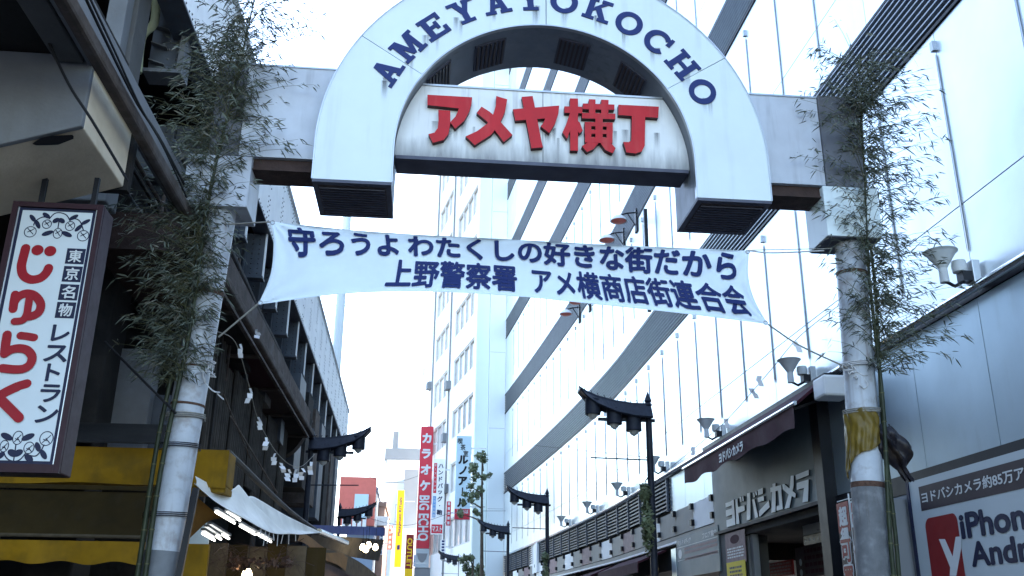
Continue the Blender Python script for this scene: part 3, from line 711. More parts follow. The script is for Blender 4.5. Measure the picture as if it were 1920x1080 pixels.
bamboo('thinner bamboo tied behind the first one on the restaurant-side post', 0, -0.17, -0.17, 8.1, 480, lambda z: 0.70 if z > 5 else 0.5, lambda z: -0.35 if z < 6.0 else 0.0, 3.9, 23, 0.1)
bamboo('leafy bamboo lashed to the post in front of the metal facade', 1, 0.12, -0.22, 8.3, 420, lambda z: 0.9, lambda z: 0.28 if z < 6.4 else 0.0, 4.3, 31, 0.1)
bamboo('smaller bamboo tied on the far flank of the entrance-side post', 1, 0.22, -0.06, 8.0, 260, lambda z: 0.85, lambda z: 0.15, 4.3, 47, -0.05)
# ------------------------------------------------------------------ metal-clad store on the right of the street
store = thing('department_store', 'tall store clad in silver metal panels with dark louvre bands', 'building', (6.5, 20, 0))
def fx(Y): return 6.5 - (1.69 * ((Y - 31) / 27.0) ** 1.35 if Y > 31 else 0.0)
def fp(Y, z, out=0.0):
    e = 0.05; t = np.array((fx(Y + e) - fx(Y - e), 2 * e)); t /= np.linalg.norm(t)
    return np.array((fx(Y) - out * t[1], Y + out * t[0], z))
YS = [10.15 + 1.667 * k for k in range(-5, 29)]; YS[-1] = 58.0
YS = [y for y in YS if y <= 58.0]
if YS[-1] < 57.9: YS.append(58.0)
def inview(p):
    d = np.array(p) - CAM; z = d @ _fw
    if z < 0.5: return False
    x, y = 960 + FOC * (d @ _rt) / z, 540 - FOC * (d @ _up) / z
    return -120 < x < 2040 and -120 < y < 1300
def panel(m, ya, yb, z0, z1, out, th, gap=0.006):
    a0, a1 = fp(ya + gap, 0, out), fp(yb - gap, 0, out); b0, b1 = fp(ya + gap, 0, out - th), fp(yb - gap, 0, out - th)
    m.prism([(a0[0], a0[1], z0), (a1[0], a1[1], z0), (b1[0], b1[1], z0), (b0[0], b0[1], z0)], (0, 0, z1 - z0))
ZTOP = 42.0
rows = [(5.50, 6.572)]
for k in range(10):
    z = 6.588 + 4.9 * k
    if k: rows.append((10.352 + 4.9 * (k - 1) + 0.01, z - 0.016))
    rows.append((z, 9.10 + 4.9 * k - 0.01))
upper = MB()
for z0, z1 in rows:
    if z0 > ZTOP: continue
    for ya, yb in zip(YS, YS[1:]):
        if any(inview(fp(y, z)) for y in (ya, yb) for z in (z0, z1)):
            m = MB(); panel(m, ya, yb, z0, z1, 0.0, 0.05); m.build('cladding_panel', 'metal_panel', store)
        else:
            panel(upper, ya, yb, z0, z1, 0.0, 0.05)
upper.build('upper_cladding', 'metal_panel', store)
# backing wall so that joints read dark
m = MB()
poly = [fp(y, 0, -0.06) for y in YS] + [np.array((14, 58, 0)), np.array((14, YS[0], 0))]
m.prism([(p[0], p[1], 5.45) for p in poly], (0, 0, ZTOP - 5.45)); m.build('core_wall', 'louver_back', store)
# louvre bands
def strip(m, ya, yb, z0, z1, o0, o1, step=1.667):
    ys = [ya + (yb - ya) * i / max(1, int((yb - ya) / step)) for i in range(int((yb - ya) / step) + 1)]
    n = len(ys); v = []
    for y in ys: v += [fp(y, z0, o0), fp(y, z0, o1), fp(y, z1, o1), fp(y, z1, o0)]
    f = [(4 * i + j, 4 * i + (j + 1) % 4, 4 * i + 4 + (j + 1) % 4, 4 * i + 4 + j) for i in range(n - 1) for j in range(4)] + [(3, 2, 1, 0), (4 * n - 4, 4 * n - 3, 4 * n - 2, 4 * n - 1)]
    m.add(v, f); return m
for k in range(7):
    z0, z1 = 9.10 + 4.9 * k, 10.352 + 4.9 * k
    far = MB()
    m = MB(); strip(m, YS[0], 58, z0 + 0.004, z0 + 0.05, -0.02, 0.03); strip(m, YS[0], 58, z1 - 0.05, z1 - 0.004, -0.02, 0.03)
    b = m.build('louvre_band', 'black_paint', store)
    for j in range(11):
        z = z0 + 0.11 + j * 0.105
        t = MB() if k < 3 else far
        strip(t, YS[0], 58, z, z + 0.022, -0.035, 0.03)
        if k < 3: t.build('louvre_slat', 'louver_slat', b)
    if k >= 3: far.build('louvre_slats', 'louver_slat', b, kind='stuff')
# upright rods on the joints with their clamps
for k in range(3):
    za, zb_ = (5.95, 8.75) if k == 0 else (10.9 + 4.9 * (k - 1), 13.55 + 4.9 * (k - 1))
    for y in YS[1:-1]:
        p = fp(y, za, 0.05)
        if not (inview(p) or inview(fp(y, zb_))): continue
        m = MB(); m.tube([fp(y, za, 0.014), fp(y, za + 0.05, 0.014), fp(y, zb_ - 0.05, 0.014), fp(y, zb_, 0.014)], [0.005, 0.012, 0.012, 0.005], 8); o = m.build('facade_rod', 'metal_trim', store, smooth=True)
        m = MB(); c = fp(y, zb_ + 0.12, 0.03); m.box(c[0] - 0.03, c[0] + 0.03, c[1] - 0.035, c[1] + 0.035, c[2] - 0.07, c[2] + 0.07); m.build('rod_clamp', 'metal_trim', o)
m = MB(); c = onX(1203, 395, 6.2); m.bar((6.28, 25.55, 10.2), (6.28, 25.55, 13.45), 0.10, 0.10); m.build('service_post', 'black_paint', store)
# handrail pipe and its dark trim
m = MB(); m.tube([fp(3 + 1.1 * i, 5.42, 0.12) for i in range(50)], 0.055, 10); m.build('rail_pipe', 'chrome', store, smooth=True)
m = MB(); strip(m, YS[0], 57.8, 5.36, 5.485, -0.05, 0.012); t = m.build('rail_backing', 'black_paint', store)
# lower wall: plain panels towards the camera, sign bay, louvre vents beyond
for ya, yb in zip(YS, YS[1:]):
    if yb < 15.2 and yb > 6:
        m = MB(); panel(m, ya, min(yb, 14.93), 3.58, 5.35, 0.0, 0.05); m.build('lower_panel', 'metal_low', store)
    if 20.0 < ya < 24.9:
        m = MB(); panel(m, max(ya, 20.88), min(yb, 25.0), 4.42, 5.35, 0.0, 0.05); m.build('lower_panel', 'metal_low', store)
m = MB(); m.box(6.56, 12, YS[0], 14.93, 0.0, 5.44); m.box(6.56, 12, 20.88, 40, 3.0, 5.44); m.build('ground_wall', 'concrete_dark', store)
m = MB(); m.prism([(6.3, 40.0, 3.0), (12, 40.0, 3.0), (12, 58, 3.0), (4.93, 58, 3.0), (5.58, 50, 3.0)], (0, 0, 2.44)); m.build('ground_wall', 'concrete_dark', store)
m = MB(); m.box(6.47, 6.55, YS[0], 14.9, 3.32, 3.572); m.build('dark_fascia', 'black_paint', store)
m = MB(); m.box(6.44, 6.555, YS[0], 12.9, 0.0, 3.30); m.build('base_wall', 'grey_wall', store)
# louvre vents above the shop signs
for j in range(8):
    m = MB(); z = 4.52 + 0.105 * j; strip(m, 25.05, 57.5, z, z + 0.045, -0.03, 0.05); m.build('vent_slat', 'vent_dark', store)
for i in range(20):
    y = 25.05 + 1.667 * i
    m = MB(); c = fp(y, 4.9, 0.06); m.box(c[0] - 0.03, c[0] + 0.03, c[1] - 0.04, c[1] + 0.04, 4.47, 5.34); m.build('vent_mullion', 'vent_dark', store)
m = MB(); c = fp(48.5, 4.9, 0.05); m.box(c[0] - 0.02, c[0] + 0.2, 46.8, 50.2, 4.0, 5.4); m.build('vent_cover_panel', 'white_plain', store)
for i in range(20):       # pale glass sign panels with square clamps
    ya = 21.0 + 1.667 * i; yb = min(ya + 1.667, 57.5)
    if ya >= 57: break
    m = MB(); panel(m, ya, yb, 3.80, 4.40, 0.06, 0.03); o = m.build('sign_panel', ('stone_band', 'poster_pink', 'stone_band', 'white_plain')[i % 4] if i > 1 else ('white_plain', 'stone_band')[i], store)
    for z in (3.95, 4.33):
        c = fp(ya, z, 0.11); m = MB(); m.box(c[0] - 0.03, c[0] + 0.05, c[1] - 0.07, c[1] + 0.07, z - 0.07, z + 0.07); m.build('panel_clamp', 'black_paint', o)
m = MB(); strip(m, 20.9, 57.5, 3.66, 3.78, -0.05, 0.05); m.build('sign_band', 'stone_band', store)
m = MB(); strip(m, 20.9, 57.5, 3.60, 3.655, -0.05, 0.08); m.build('sign_band_edge', 'white_plain', store)
# name sign over the entrance
SG = Plane((6.40, 0, 0), (0, -1, 0))
ysa, ysb = 20.87, 14.95
m = MB(); m.box(6.40, 6.56, ysb, ysa, 3.56, 5.33); sg = m.build('name_board', 'sign_panel_grey', store)
m = MB(); m.box(6.37, 6.56, ysb, ysa, 3.50, 3.556); m.build('board_ledge', 'seam_dark', store)
def w(x, y): return SG.px(1340 + x / 8.309, 880 + y / 8.309)
yodo = [[[(190, 528), (300, 490), (303, 556), (193, 595)], [(197, 640), (303, 602), (306, 700), (200, 742)], [(205, 795), (310, 758), (340, 866), (212, 906)], [(286, 485), (318, 470), (345, 866), (302, 878)]],
        [[(345, 468), (378, 455), (405, 848), (362, 856)], [(372, 592), (485, 560), (492, 642), (380, 690)], [(412, 438), (434, 430), (442, 505), (424, 512)], [(450, 424), (470, 416), (480, 495), (460, 500)]],
        [[(530, 375), (578, 360), (578, 782), (523, 800)], [(605, 470), (642, 465), (702, 746), (655, 760)], [(618, 372), (640, 362), (650, 430), (630, 440)], [(655, 350), (676, 342), (688, 405), (668, 412)]],
        [[(695, 322), (772, 290), (772, 380), (700, 408)], [(690, 448), (786, 412), (792, 488), (700, 516)], [(715, 650), (868, 486), (880, 592), (735, 733), (716, 730)]],
        [[(893, 288), (1060, 245), (1064, 318), (895, 358)], [(928, 228), (970, 214), (975, 664), (908, 680)], [(1012, 300), (1060, 290), (1087, 620), (990, 646), (990, 572), (1034, 560)]],
        [[(1213, 100), (1256, 98), (1256, 250), (1190, 600), (1113, 612), (1176, 400), (1200, 250)], [(1080, 240), (1110, 228), (1290, 382), (1282, 442), (1190, 402), (1090, 312)]],
        [[(1288, 90), (1490, 8), (1492, 92), (1300, 168)], [(1305, 213), (1490, 158), (1482, 500), (1395, 516), (1420, 290), (1306, 322)]]]
for ch in yodo:
    m = MB(); e = MB()
    for i, P in enumerate(ch):
        P = [w(*p) for p in P]
        e.poly(SG, P, 0.002, 0.024 + 0.0005 * i); m.poly(SG, P, 0.0285 + 0.0005 * i, 0.003)
    o = m.build('sign_character', 'letter_pale', store); e.build('character_side', 'seam_dark', o)
m = MB(); m.box(6.30, 6.56, 14.62, 14.94, 2.2, 5.35); m.build('entrance_jamb', 'black_paint', store)
# entrance recess
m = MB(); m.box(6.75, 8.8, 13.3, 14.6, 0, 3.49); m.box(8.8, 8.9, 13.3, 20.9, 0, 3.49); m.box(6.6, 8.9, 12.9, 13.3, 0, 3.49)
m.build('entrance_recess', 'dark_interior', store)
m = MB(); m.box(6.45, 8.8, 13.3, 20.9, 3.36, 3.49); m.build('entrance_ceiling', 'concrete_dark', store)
m = MB(); m.box(6.42, 7.0, 19.3, 20.8, 0, 3.48); m.build('entrance_pillar', 'concrete', store)
m = MB(); m.box(6.5, 6.62, 18.75, 18.9, 0, 3.35); m.box(6.5, 6.62, 19.05, 19.2, 0, 3.35); m.build('door_frame', 'metal_trim', store)

# retracted awning over the name sign
aw = thing('awning', 'maroon fabric awning projecting over the store entrance', 'awning', (6.4, 17.3, 5.0))
m = MB(); m.prism([(6.44, 14.0, 5.52), (5.72, 14.0, 4.93), (5.72, 14.0, 4.88), (6.44, 14.0, 5.45)], (0, 6.65, 0)); m.build('canopy_cloth', 'maroon', aw)
def val(u, v):
    y = 14.08 + 6.5 * u; return (5.70 - 0.015 * math.sin(y * 5) * v, y, 4.90 - (0.36 + 0.03 * math.sin(y * 4.2)) * v)
m = MB(); m.grid(val, 60, 3); vo = m.build('valance', 'maroon', aw, smooth=True)
VP = Plane((5.675, 0, 0), (0, -1, 0))
(a0, b0), (a1, b1) = VP.px(1350, 878), VP.px(1394, 850)
m = MB(); m.text(lambda a, b, l: VP.pt(a, b, l), 'ヨドバシカメラ', a0, a1, 4.60, 4.78, 0.05, 0.004); m.build('valance_lettering', 'text_white', vo)
m = MB(); m.tube([(5.70, 14.0, 4.91), (5.70, 20.66, 4.91)], 0.035, 10); m.build('front_bar', 'chrome', aw, smooth=True)
m = MB(); m.box(5.98, 6.42, 13.52, 13.96, 4.93, 5.26); m.build('end_cap', 'white_plain', aw, bevel=0.04)
m = MB(); m.box(6.2, 6.44, 13.97, 20.8, 5.2, 5.40); m.build('cassette', 'black_paint', aw)
for y in (14.3, 17.3, 20.2):
    m = MB(); m.bar((6.4, y, 5.1), (5.72, y + 0.1, 4.86), 0.04, 0.04); m.build('folding_arm', 'black_paint', aw)

# billboard near the camera
bill = thing('billboard', 'large white wall poster with a red Y emblem and phone words beside the post', 'billboard', (6.42, 10, 2.7))
BP = Plane((6.40, 0, 0), (0, -1, 0))
m = MB(); m.box(6.40, 6.438, 7.2, 12.15, 1.95, 3.44); m.build('board', 'bill_white', bill)
m = MB(); m.box(6.385, 6.44, 7.2, 12.22, 1.86, 1.945); m.box(6.385, 6.44, 12.155, 12.22, 1.95, 3.44); m.build('board_frame', 'sign_navy', bill)
f_ = lambda a, b, l: BP.pt(a, b, l)
def bq(x, y): return BP.px(1540 + x / 4.908, 860 + y / 4.908)
m = MB(); m.rect(BP, bq(895, 262)[0], -7.25, bq(895, 490)[1] , bq(895, 262)[1], 0.002, 0.001); m.build('header_strip', 'bill_brown', bill)
hz0, hz1 = bq(930, 415)[1], bq(930, 318)[1]
m = MB(); m.text(f_, 'ヨドバシカメラ約85万アイテム', bq(928, 360)[0], -9.05, hz0, hz1 + 0.01, 0.022, 0.005); m.build('header_lettering', 'text_white', bill)
A0, A1 = bq(950, 560)[0], bq(1272, 700)[0]; T = bq(1000, 545)[1]
rp = []
Zb = 1.96
for (cx_, cz_, s0) in ((A0 + 0.12, T - 0.12, 180), ):
    rp += [(cx_ + 0.12 * math.cos(math.radians(s0 - 9 * k)), cz_ + 0.12 * math.sin(math.radians(s0 - 9 * k))) for k in range(11)]
rp += [(A1 - 0.1 + 0.1 * math.cos(math.radians(90 - 9 * k)), T - 0.1 + 0.1 * math.sin(math.radians(90 - 9 * k))) for k in range(11)]
rp += [(A1, Zb), (A0, Zb)]
m = MB(); m.poly(BP, rp, 0.002, 0.001); m.build('red_emblem', 'bill_red', bill)
m = MB()
yv = [bq(1085, 740), bq(1140, 740), bq(1212, 900), bq(1240, 720), bq(1290, 715), bq(1290, 830), bq(1245, 1080), bq(1185, 1080), bq(1190, 1000)]
m.poly(BP, yv, 0.0045, 0.0012); m.build('white_letter', 'text_white', bill)
i0 = bq(1305, 750); i1 = bq(1330, 505)
m = MB(); m.text(f_, 'iPhone', i0[0], i0[0] + 1.55, i0[1] + 0.02, i1[1], 0.035, 0.004); m.build('lettering', 'sign_navy', bill)
j0 = bq(1405, 1015); j1 = bq(1440, 760)
m = MB(); m.text(f_, 'Android', j0[0], j0[0] + 1.75, j0[1] + 0.03, j1[1] - 0.01, 0.035, 0.004); m.build('lettering', 'sign_navy', bill)

# junction box, nobori flags, posters and boards by the entrance
jb = thing('junction_box', 'grey metal service box on the wall beside the white poster', 'box', (6.4, 12.45, 2.4))
m = MB(); m.box(6.12, 6.44, 12.35, 12.85, 2.25, 3.25); m.build('cabinet', 'grey_wall', jb, bevel=0.01)
m = MB(); m.box(6.08, 6.118, 12.30, 12.90, 2.22, 2.30); m.box(6.09, 6.118, 12.38, 12.44, 2.35, 3.2); m.build('cabinet_trim', 'metal_trim', jb)
m = MB(); P = [(6.2, 12.4, 3.1), (6.0, 12.2, 3.0), (6.05, 12.15, 3.25), (6.2, 12.3, 3.5), (6.3, 12.5, 3.75)]
m.tube([interp(P, t / 24) for t in range(25)], 0.014, 6); m.build('loop_cable', 'cable', jb, smooth=True)
def flag(label, xa, xb, ytop, X, scheme):
    pa, pb = onX(xa, ytop, X), onX(xb, ytop, X)
    t = thing('sale_flag', label, 'flag', (X, (pa[1] + pb[1]) / 2, 0), 'sale flags at the entrance')
    pl = Plane((X, 0, 0), (0, -1, 0)); a0, a1 = -pa[1], -pb[1]; z1 = pa[2]; wv = a1 - a0
    m = MB(); m.tube([(X + 0.02, -a1 + 0.0, 0), (X + 0.02, -a1 + 0.0, z1 + 0.1)], 0.012, 8); m.build('flag_pole', 'white_plain', t)
    m = MB(); m.tube([(X + 0.02, -a1, z1 + 0.03), (X + 0.02, -a0, z1 + 0.03)], 0.008, 6); m.build('flag_arm', 'white_plain', t)
    m = MB(); m.rect(pl, a0, a1, 0.9, z1, -0.004, 0.004); c = m.build('flag_cloth', 'bill_brown' if scheme else 'bill_white', t)
    fn = lambda a, b, l: pl.pt(a, b, l)
    if scheme == 1:
        m = MB(); m.rect(pl, a0, a1, z1 - 0.42, z1, 0.002, 0.001); m.build('red_field', 'bill_red', c)
        m = MB(); m.vtext(fn, '超得', (a0 + a1) / 2, z1 - 0.06, wv * 0.7, wv * 0.75, 0.05, 0.005); m.build('flag_lettering', 'text_white', c)
        m = MB(); m.vtext(fn, '可買', (a0 + a1) / 2, z1 - 0.50, wv * 0.9, wv * 0.95, 0.10, 0.004); m.build('letter_outline', 'text_white', c)
        m = MB(); m.vtext(fn, '可買', (a0 + a1) / 2, z1 - 0.50, wv * 0.9, wv * 0.95, 0.03, 0.009); m.build('flag_lettering', 'bill_red', c)
    else:
        m = MB(); m.rect(pl, a0, a1, z1 - 0.36, z1, 0.002, 0.001); m.build('white_field', 'bill_white', c)
        m = MB(); m.rect(pl, a0 + 0.05, a1 - 0.02, z1 - 0.16, z1 - 0.03, 0.004, 0.001); m.rect(pl, a0 + 0.05, a0 + wv * 0.5, z1 - 0.32, z1 - 0.18, 0.004, 0.001); m.build('print_block', 'bill_red', c)
        m = MB(); m.rect(pl, a0 + wv * 0.55, a1 - 0.02, z1 - 0.32, z1 - 0.18, 0.004, 0.001); m.build('print_block', 'print_blue', c)
        m = MB(); m.vtext(fn, '使用', (a0 + a1) / 2, z1 - 0.42, wv * 0.95, wv * 1.0, 0.10, 0.004); m.build('letter_outline', 'text_white', c)
        m = MB(); m.vtext(fn, '使用', (a0 + a1) / 2, z1 - 0.42, wv * 0.95, wv * 1.0, 0.03, 0.009); m.build('flag_lettering', 'bill_red', c)
flag('tall red and brown sale flag with white-edged characters, away from the post', 1568, 1590, 945, 6.02, 1)
flag('white-topped sale flag with red and blue print, half hidden by the post', 1592, 1632, 940, 5.95, 2)
def wallsign(name, label, cat, X, xa, xb, yt, yb, m_, th=0.03, group=None):
    pl = Plane((X, 0, 0), (0, -1, 0)); (a0, z1), (a1, _) = pl.px(xa, yt), pl.px(xb, yt); z0 = pl.px(xa, yb)[1]
    t = thing(name, label, cat, (X, -(a0 + a1) / 2, z0), group)
    m = MB(); m.rect(pl, a0, a1, z0, z1, -th, th); o = m.build('panel', m_, t)
    return t, pl, a0, a1, z0, z1, o
t, pl, a0, a1, z0, z1, o = wallsign('bowl_sign', 'white sign with a dark bowl picture above a dotted strip in the entrance', 'sign', 6.9, 1502, 1580, 958, 1006, 'grey_wall')
m = MB(); ac = (a0 + a1) / 2; h = z1 - z0
m.disc(pl, ac, z1 - h * 0.42, h * 0.32, h * 0.26, 0.004, 20); m.rect(pl, ac - h * 0.42, ac + h * 0.42, z1 - h * 0.30, z1 - h * 0.14, 0.006, 0.001); m.rect(pl, ac - h * 0.22, ac + h * 0.22, z0 + h * 0.14, z0 + h * 0.36, 0.005, 0.001); m.rect(pl, ac - h * 0.5, ac + h * 0.5, z0 + h * 0.07, z0 + h * 0.13, 0.006, 0.001)
m.build('bowl_picture', 'sign_navy', o)
m = MB(); m.disc(pl, ac, z1 - h * 0.45, h * 0.25, h * 0.17, 0.0055, 20); m.build('bowl_inside', 'letter_pale', o)
m = MB(); m.rect(pl, a0, a1, z0 - 0.17, z0 - 0.01, -0.03, 0.034); s_ = m.build('dotted_strip', 'black_paint', t)
for i in range(9):
    m = MB(); m.disc(pl, a0 + (a1 - a0) * (i + 0.5) / 9, z0 - 0.09, 0.028, 0.028, 0.006, 10); m.build('strip_dot', 'text_white', s_)
t, pl, a0, a1, z0, z1, o = wallsign('floor_guide', 'grey floor guide board with white rules and lines of writing', 'sign', 6.38, 1268, 1347, 1010, 1085, 'sign_panel_grey')
fn = lambda a, b, l: pl.pt(a, b, l)
wd = a1 - a0
m = MB(); m.text(fn, 'マルチメディア', a0 + wd * 0.05, a0 + wd * 0.38, z1 - 0.20, z1 - 0.07, 0.04); m.build('title_lettering', 'text_white', o)
m = MB(); m.text(fn, 'フロア案内', a0 + wd * 0.66, a0 + wd * 0.97, z1 - 0.20, z1 - 0.07, 0.04); m.build('guide_lettering', 'text_white', o)
m = MB(); m.rect(pl, a0 + 0.05, a1 - 0.05, z1 - 0.25, z1 - 0.235, 0.002, 0.001); m.build('rule', 'text_white', o)
m = MB(); m.rect(pl, a0 + 0.05, a1 - 0.05, z1 - 0.56, z1 - 0.545, 0.002, 0.001); m.build('rule', 'text_white', o)
m = MB(); m.disc(pl, a0 + wd * 0.09, z1 - 0.40, 0.17, 0.11, 0.004, 18); m.build('round_mark', 'text_white', o)
for i in range(3):
    m = MB(); m.rect(pl, a0 + wd * 0.2, a1 - 0.1, z1 - 0.34 - 0.09 * i - (0.06 if i == 2 else 0), z1 - 0.28 - 0.09 * i - (0.06 if i == 2 else 0), 0.002, 0.001); m.build('entry_line', 'poster_pink', o)
t, pl, a0, a1, z0, z1, o = wallsign('game_board', 'narrow grey board with a white game notice next to the floor guide', 'sign', 6.38, 1258, 1267, 1030, 1085, 'metal_low')
def print_lines(pl, o, a0, a1, z0, z1, n, m_, seed):
    """rows of small print too far off to read"""
    rr = random.Random(seed); m = MB(); st = (z1 - z0) / n
    for i in range(n):
        a = a0
        while a < a1 - 0.02:
            l = rr.uniform(0.04, 0.16) * (a1 - a0); b_ = min(a + l, a1)
            m.rect(pl, a, b_, z1 - st * (i + 0.75), z1 - st * (i + 0.2), 0.002, 0.001); a = b_ + 0.03 * (a1 - a0)
    return m.build('small_print', m_, o)
for lab, xa, xb, yt, yb, mm, pm in (('red framed notice hanging in the dark entrance', 1432, 1486, 1058, 1085, 'bill_red', 'poster_pink'),
                                     ('dark hanging notice with faint round marks deep in the entrance', 1490, 1566, 1028, 1085, 'bill_brown', 'maroon')):
    t, pl, a0, a1, z0, z1, o = wallsign('hanging_notice', lab, 'notice', 7.4, xa, xb, yt, yb, mm)
    wd, h = a1 - a0, z1 - z0
    print_lines(pl, o, a0 + wd * 0.24, a1 - wd * 0.06, z0 + h * 0.05, z1 - h * 0.06, 4, pm, 3)
    if pm == 'maroon':
        for i in range(2):
            m = MB(); m.disc(pl, a0 + wd * 0.13, z1 - h * (0.5 + 0.34 * i), 0.07, 0.07, 0.004, 14); m.build('round_mark', 'metal_low', o)
t, pl, a0, a1, z0, z1, o = wallsign('pillar_poster', 'pinkish poster of small print on the entrance pillar', 'poster', 6.405, 1359, 1396, 1002, 1060, 'poster_pink', 0.008)
print_lines(pl, o, a0 + 0.1, a1 - 0.1, z0 + 0.1, z1 - 0.3, 4, 'text_white', 8)
m = MB(); m.disc(pl, (a0 + a1) / 2, z1 - 0.15, 0.3, 0.09, 0.003, 16); m.build('dark_mark', 'maroon', o)
t, pl, a0, a1, z0, z1, o = wallsign('pillar_poster', 'yellow poster with dark blocks of print at the foot of the pillar', 'poster', 6.395, 1362, 1397, 1056, 1090, 'poster_yellow', 0.008)
print_lines(pl, o, a0 + 0.2, a1 - 0.2, z0 + 0.05, z1 - 0.08, 3, 'sign_navy', 12)

# shop awnings under the vents
for i, (ya, yb, lab) in enumerate(((25.6, 31.5, 'maroon shop awning below the vents, nearest to the store entrance'), (33.0, 39.5, 'maroon shop awning below the vents, farther along the store'))):
    t = thing('shop_awning', lab, 'awning', (6.3, (ya + yb) / 2, 3.2), 'awnings along the store')
    m = MB(); m.prism([(6.5, ya, 3.56), (5.7, ya, 3.22), (5.7, ya, 3.17), (6.5, ya, 3.50)], (0, yb - ya, 0)); m.build('canopy_cloth', 'maroon', t)
    m = MB(); m.box(5.69, 5.71, ya, yb, 2.95, 3.168); m.build('valance', 'maroon', t)

# uplights along the rail
def make_uplight():
    r = thing('uplight', '', 'light', (0, 0, 0), 'uplights along the rail')
    m = MB(); m.lathe([(0.0, 0.30), (0.19, 0.40), (0.20, 0.415), (0.185, 0.41), (0.05, 0.20)], (-0.42, 0, -0.02), 20); m.lathe([(0.05, 0.20), (0.055, 0.02), (0.0, 0.02)], (-0.42, 0, -0.02), 16); m.build('reflector_dish', 'uplight_grey', r, smooth=True)
    m = MB(); m.lathe([(0.0, -0.09), (0.08, -0.07), (0.09, 0.0), (0.08, 0.07), (0.0, 0.09)], (-0.20, 0.02, 0.22), 14); m.build('lamp_head', 'uplight_grey', r, smooth=True)
    m = MB(); m.box(-0.22, -0.06, -0.07, 0.07, 0.02, 0.14); m.tube([(-0.42, 0, 0.02), (-0.3, 0, -0.04), (-0.14, 0, 0.05)], 0.022, 8); m.build('bracket', 'black_paint', r)
    m = MB(); m.box(-0.10, 0.0, -0.09, 0.09, -0.02, 0.28); m.build('base_box', 'metal_trim', r, bevel=0.01)
    return r
up = None
names = ['nearest the camera, above the white poster', 'above the awning end cap by the post', 'over the maroon valance lettering', 'beside the near street lamp post', 'second beyond the near street lamp', 'third beyond the near street lamp', 'farthest seen, by the distant lamp']
for i in range(7):
    y = 10.02 + 4.95 * i; p = fp(y, 5.48, 0.03); lab = 'grey dish uplight on the rail, ' + names[i]
    if up is None:
        up = make_uplight(); up.location = tuple(p); up['label'] = lab; ORG[up.name] = tuple(p)
    else: dup(up, tuple(p), 0, lab)
# dome lamps on arms high on the facade
def make_dome():
    r = thing('dome_lamp', '', 'light', (0, 0, 0), 'dome lamps on facade arms')
    m = MB(); m.lathe([(0.03, 0.16), (0.13, 0.14), (0.24, 0.05), (0.28, -0.04), (0.26, -0.04), (0.22, 0.04)], (-0.6, 0, 0), 20); m.build('shade', 'white_plain', r, smooth=True)
    m = MB(); m.lathe([(0.24, -0.03), (0.17, -0.08), (0.0, -0.10)], (-0.6, 0, 0), 18); m.build('red_lens', 'salmon_sign', r, smooth=True)
    m = MB(); m.tube([(0, 0, 0.30), (-0.3, 0, 0.26), (-0.6, 0, 0.16)], 0.025, 8); m.tube([(0, 0, -0.25), (-0.3, 0, 0.24)], 0.018, 8); m.build('arm', 'black_paint', r)
    m = MB(); m.box(-0.06, 0.0, -0.12, 0.12, -0.4, 0.4); m.build('wall_plate', 'black_paint', r)
    return r
dm = None
for i, (x, y, z, lab) in enumerate(((1168, 413, 14.15, 'red-lensed dome lamp above the banner, right one of its pair'), (1143, 449, 14.15, 'red-lensed dome lamp just above the banner edge, left one of its pair'),
                                     (1092, 566, 14.15, 'red-lensed dome lamp tucked under the banner edge, right one of its pair'), (1072, 588, 14.15, 'red-lensed dome lamp below the banner, left one of its pair'))):
    Y = (27.6, 29.6, 35.6, 37.6)[i]; p = onY(x, y, Y); p = np.array((fx(Y) - 0.002, Y, p[2]))
    if dm is None: dm = make_dome(); dm.location = tuple(p); dm['label'] = lab; ORG[dm.name] = tuple(p)
    else: dup(dm, tuple(p), 0, lab)
# ------------------------------------------------------------------ railway viaduct on the left of the street
via = thing('railway_viaduct', 'old railway viaduct of concrete beams and a white riveted steel girder', 'viaduct', (-6, 20, 0))
def gx(Y): return -3.2 - 0.28 * max(0, (Y - 14) / 24.0) ** 1.3
def gpt(Y, z, out=0.0): return np.array((gx(Y) + out, Y, z))
GY = [7.4 + 1.6 * i for i in range(23)]
def gstrip(m, ys, z0, z1, x0, x1):
    v = []
    for y in ys: v += [(gx(y) + x0, y, z0), (gx(y) + x1, y, z0), (gx(y) + x1, y, z1), (gx(y) + x0, y, z1)]
    n = len(ys); f = [(4 * i + j, 4 * i + (j + 1) % 4, 4 * i + 4 + (j + 1) % 4, 4 * i + 4 + j) for i in range(n - 1) for j in range(4)] + [(0, 1, 2, 3), (4 * n - 1, 4 * n - 2, 4 * n - 3, 4 * n - 4)]
    m.add(v, f); return m
ZG0, ZG1 = 8.78, 10.55
m = MB(); gstrip(m, GY, ZG0, ZG1, -0.03, 0.0); web = m.build('girder_web', 'girder_white', via)
m = MB(); gstrip(m, GY, ZG0 - 0.03, ZG0, -0.30, 0.02); m.build('bottom_flange', 'steel_blue', via)
m = MB(); gstrip(m, GY, ZG1, ZG1 + 0.04, -0.30, 0.05); m.build('top_flange', 'girder_white', via)
rv = MB()
def rivet(c, n=5):
    c = np.array(c); v = [c + (0, 0.022 * math.cos(2 * math.pi * k / n), 0.022 * math.sin(2 * math.pi * k / n)) for k in range(n)] + [c + (0.014, 0, 0)]
    rv.add(v, [(k, (k + 1) % n, n) for k in range(n)])
y = 8.0
while y < 40:
    for z in (ZG0 + 0.07, ZG1 - 0.08): rivet(gpt(y, z, 0.001))
    y += 0.17
for i, yc in enumerate(GY[1:-1]):
    z = ZG0 + 0.12
    while z < ZG1 - 0.1:
        for d in (-0.09, 0.09):
            rivet(gpt(yc + d, z, 0.001))
        z += 0.11 if (i + int(z * 3)) % 3 else 0.24
rv.build('rivets', 'rivet', web, kind='stuff')
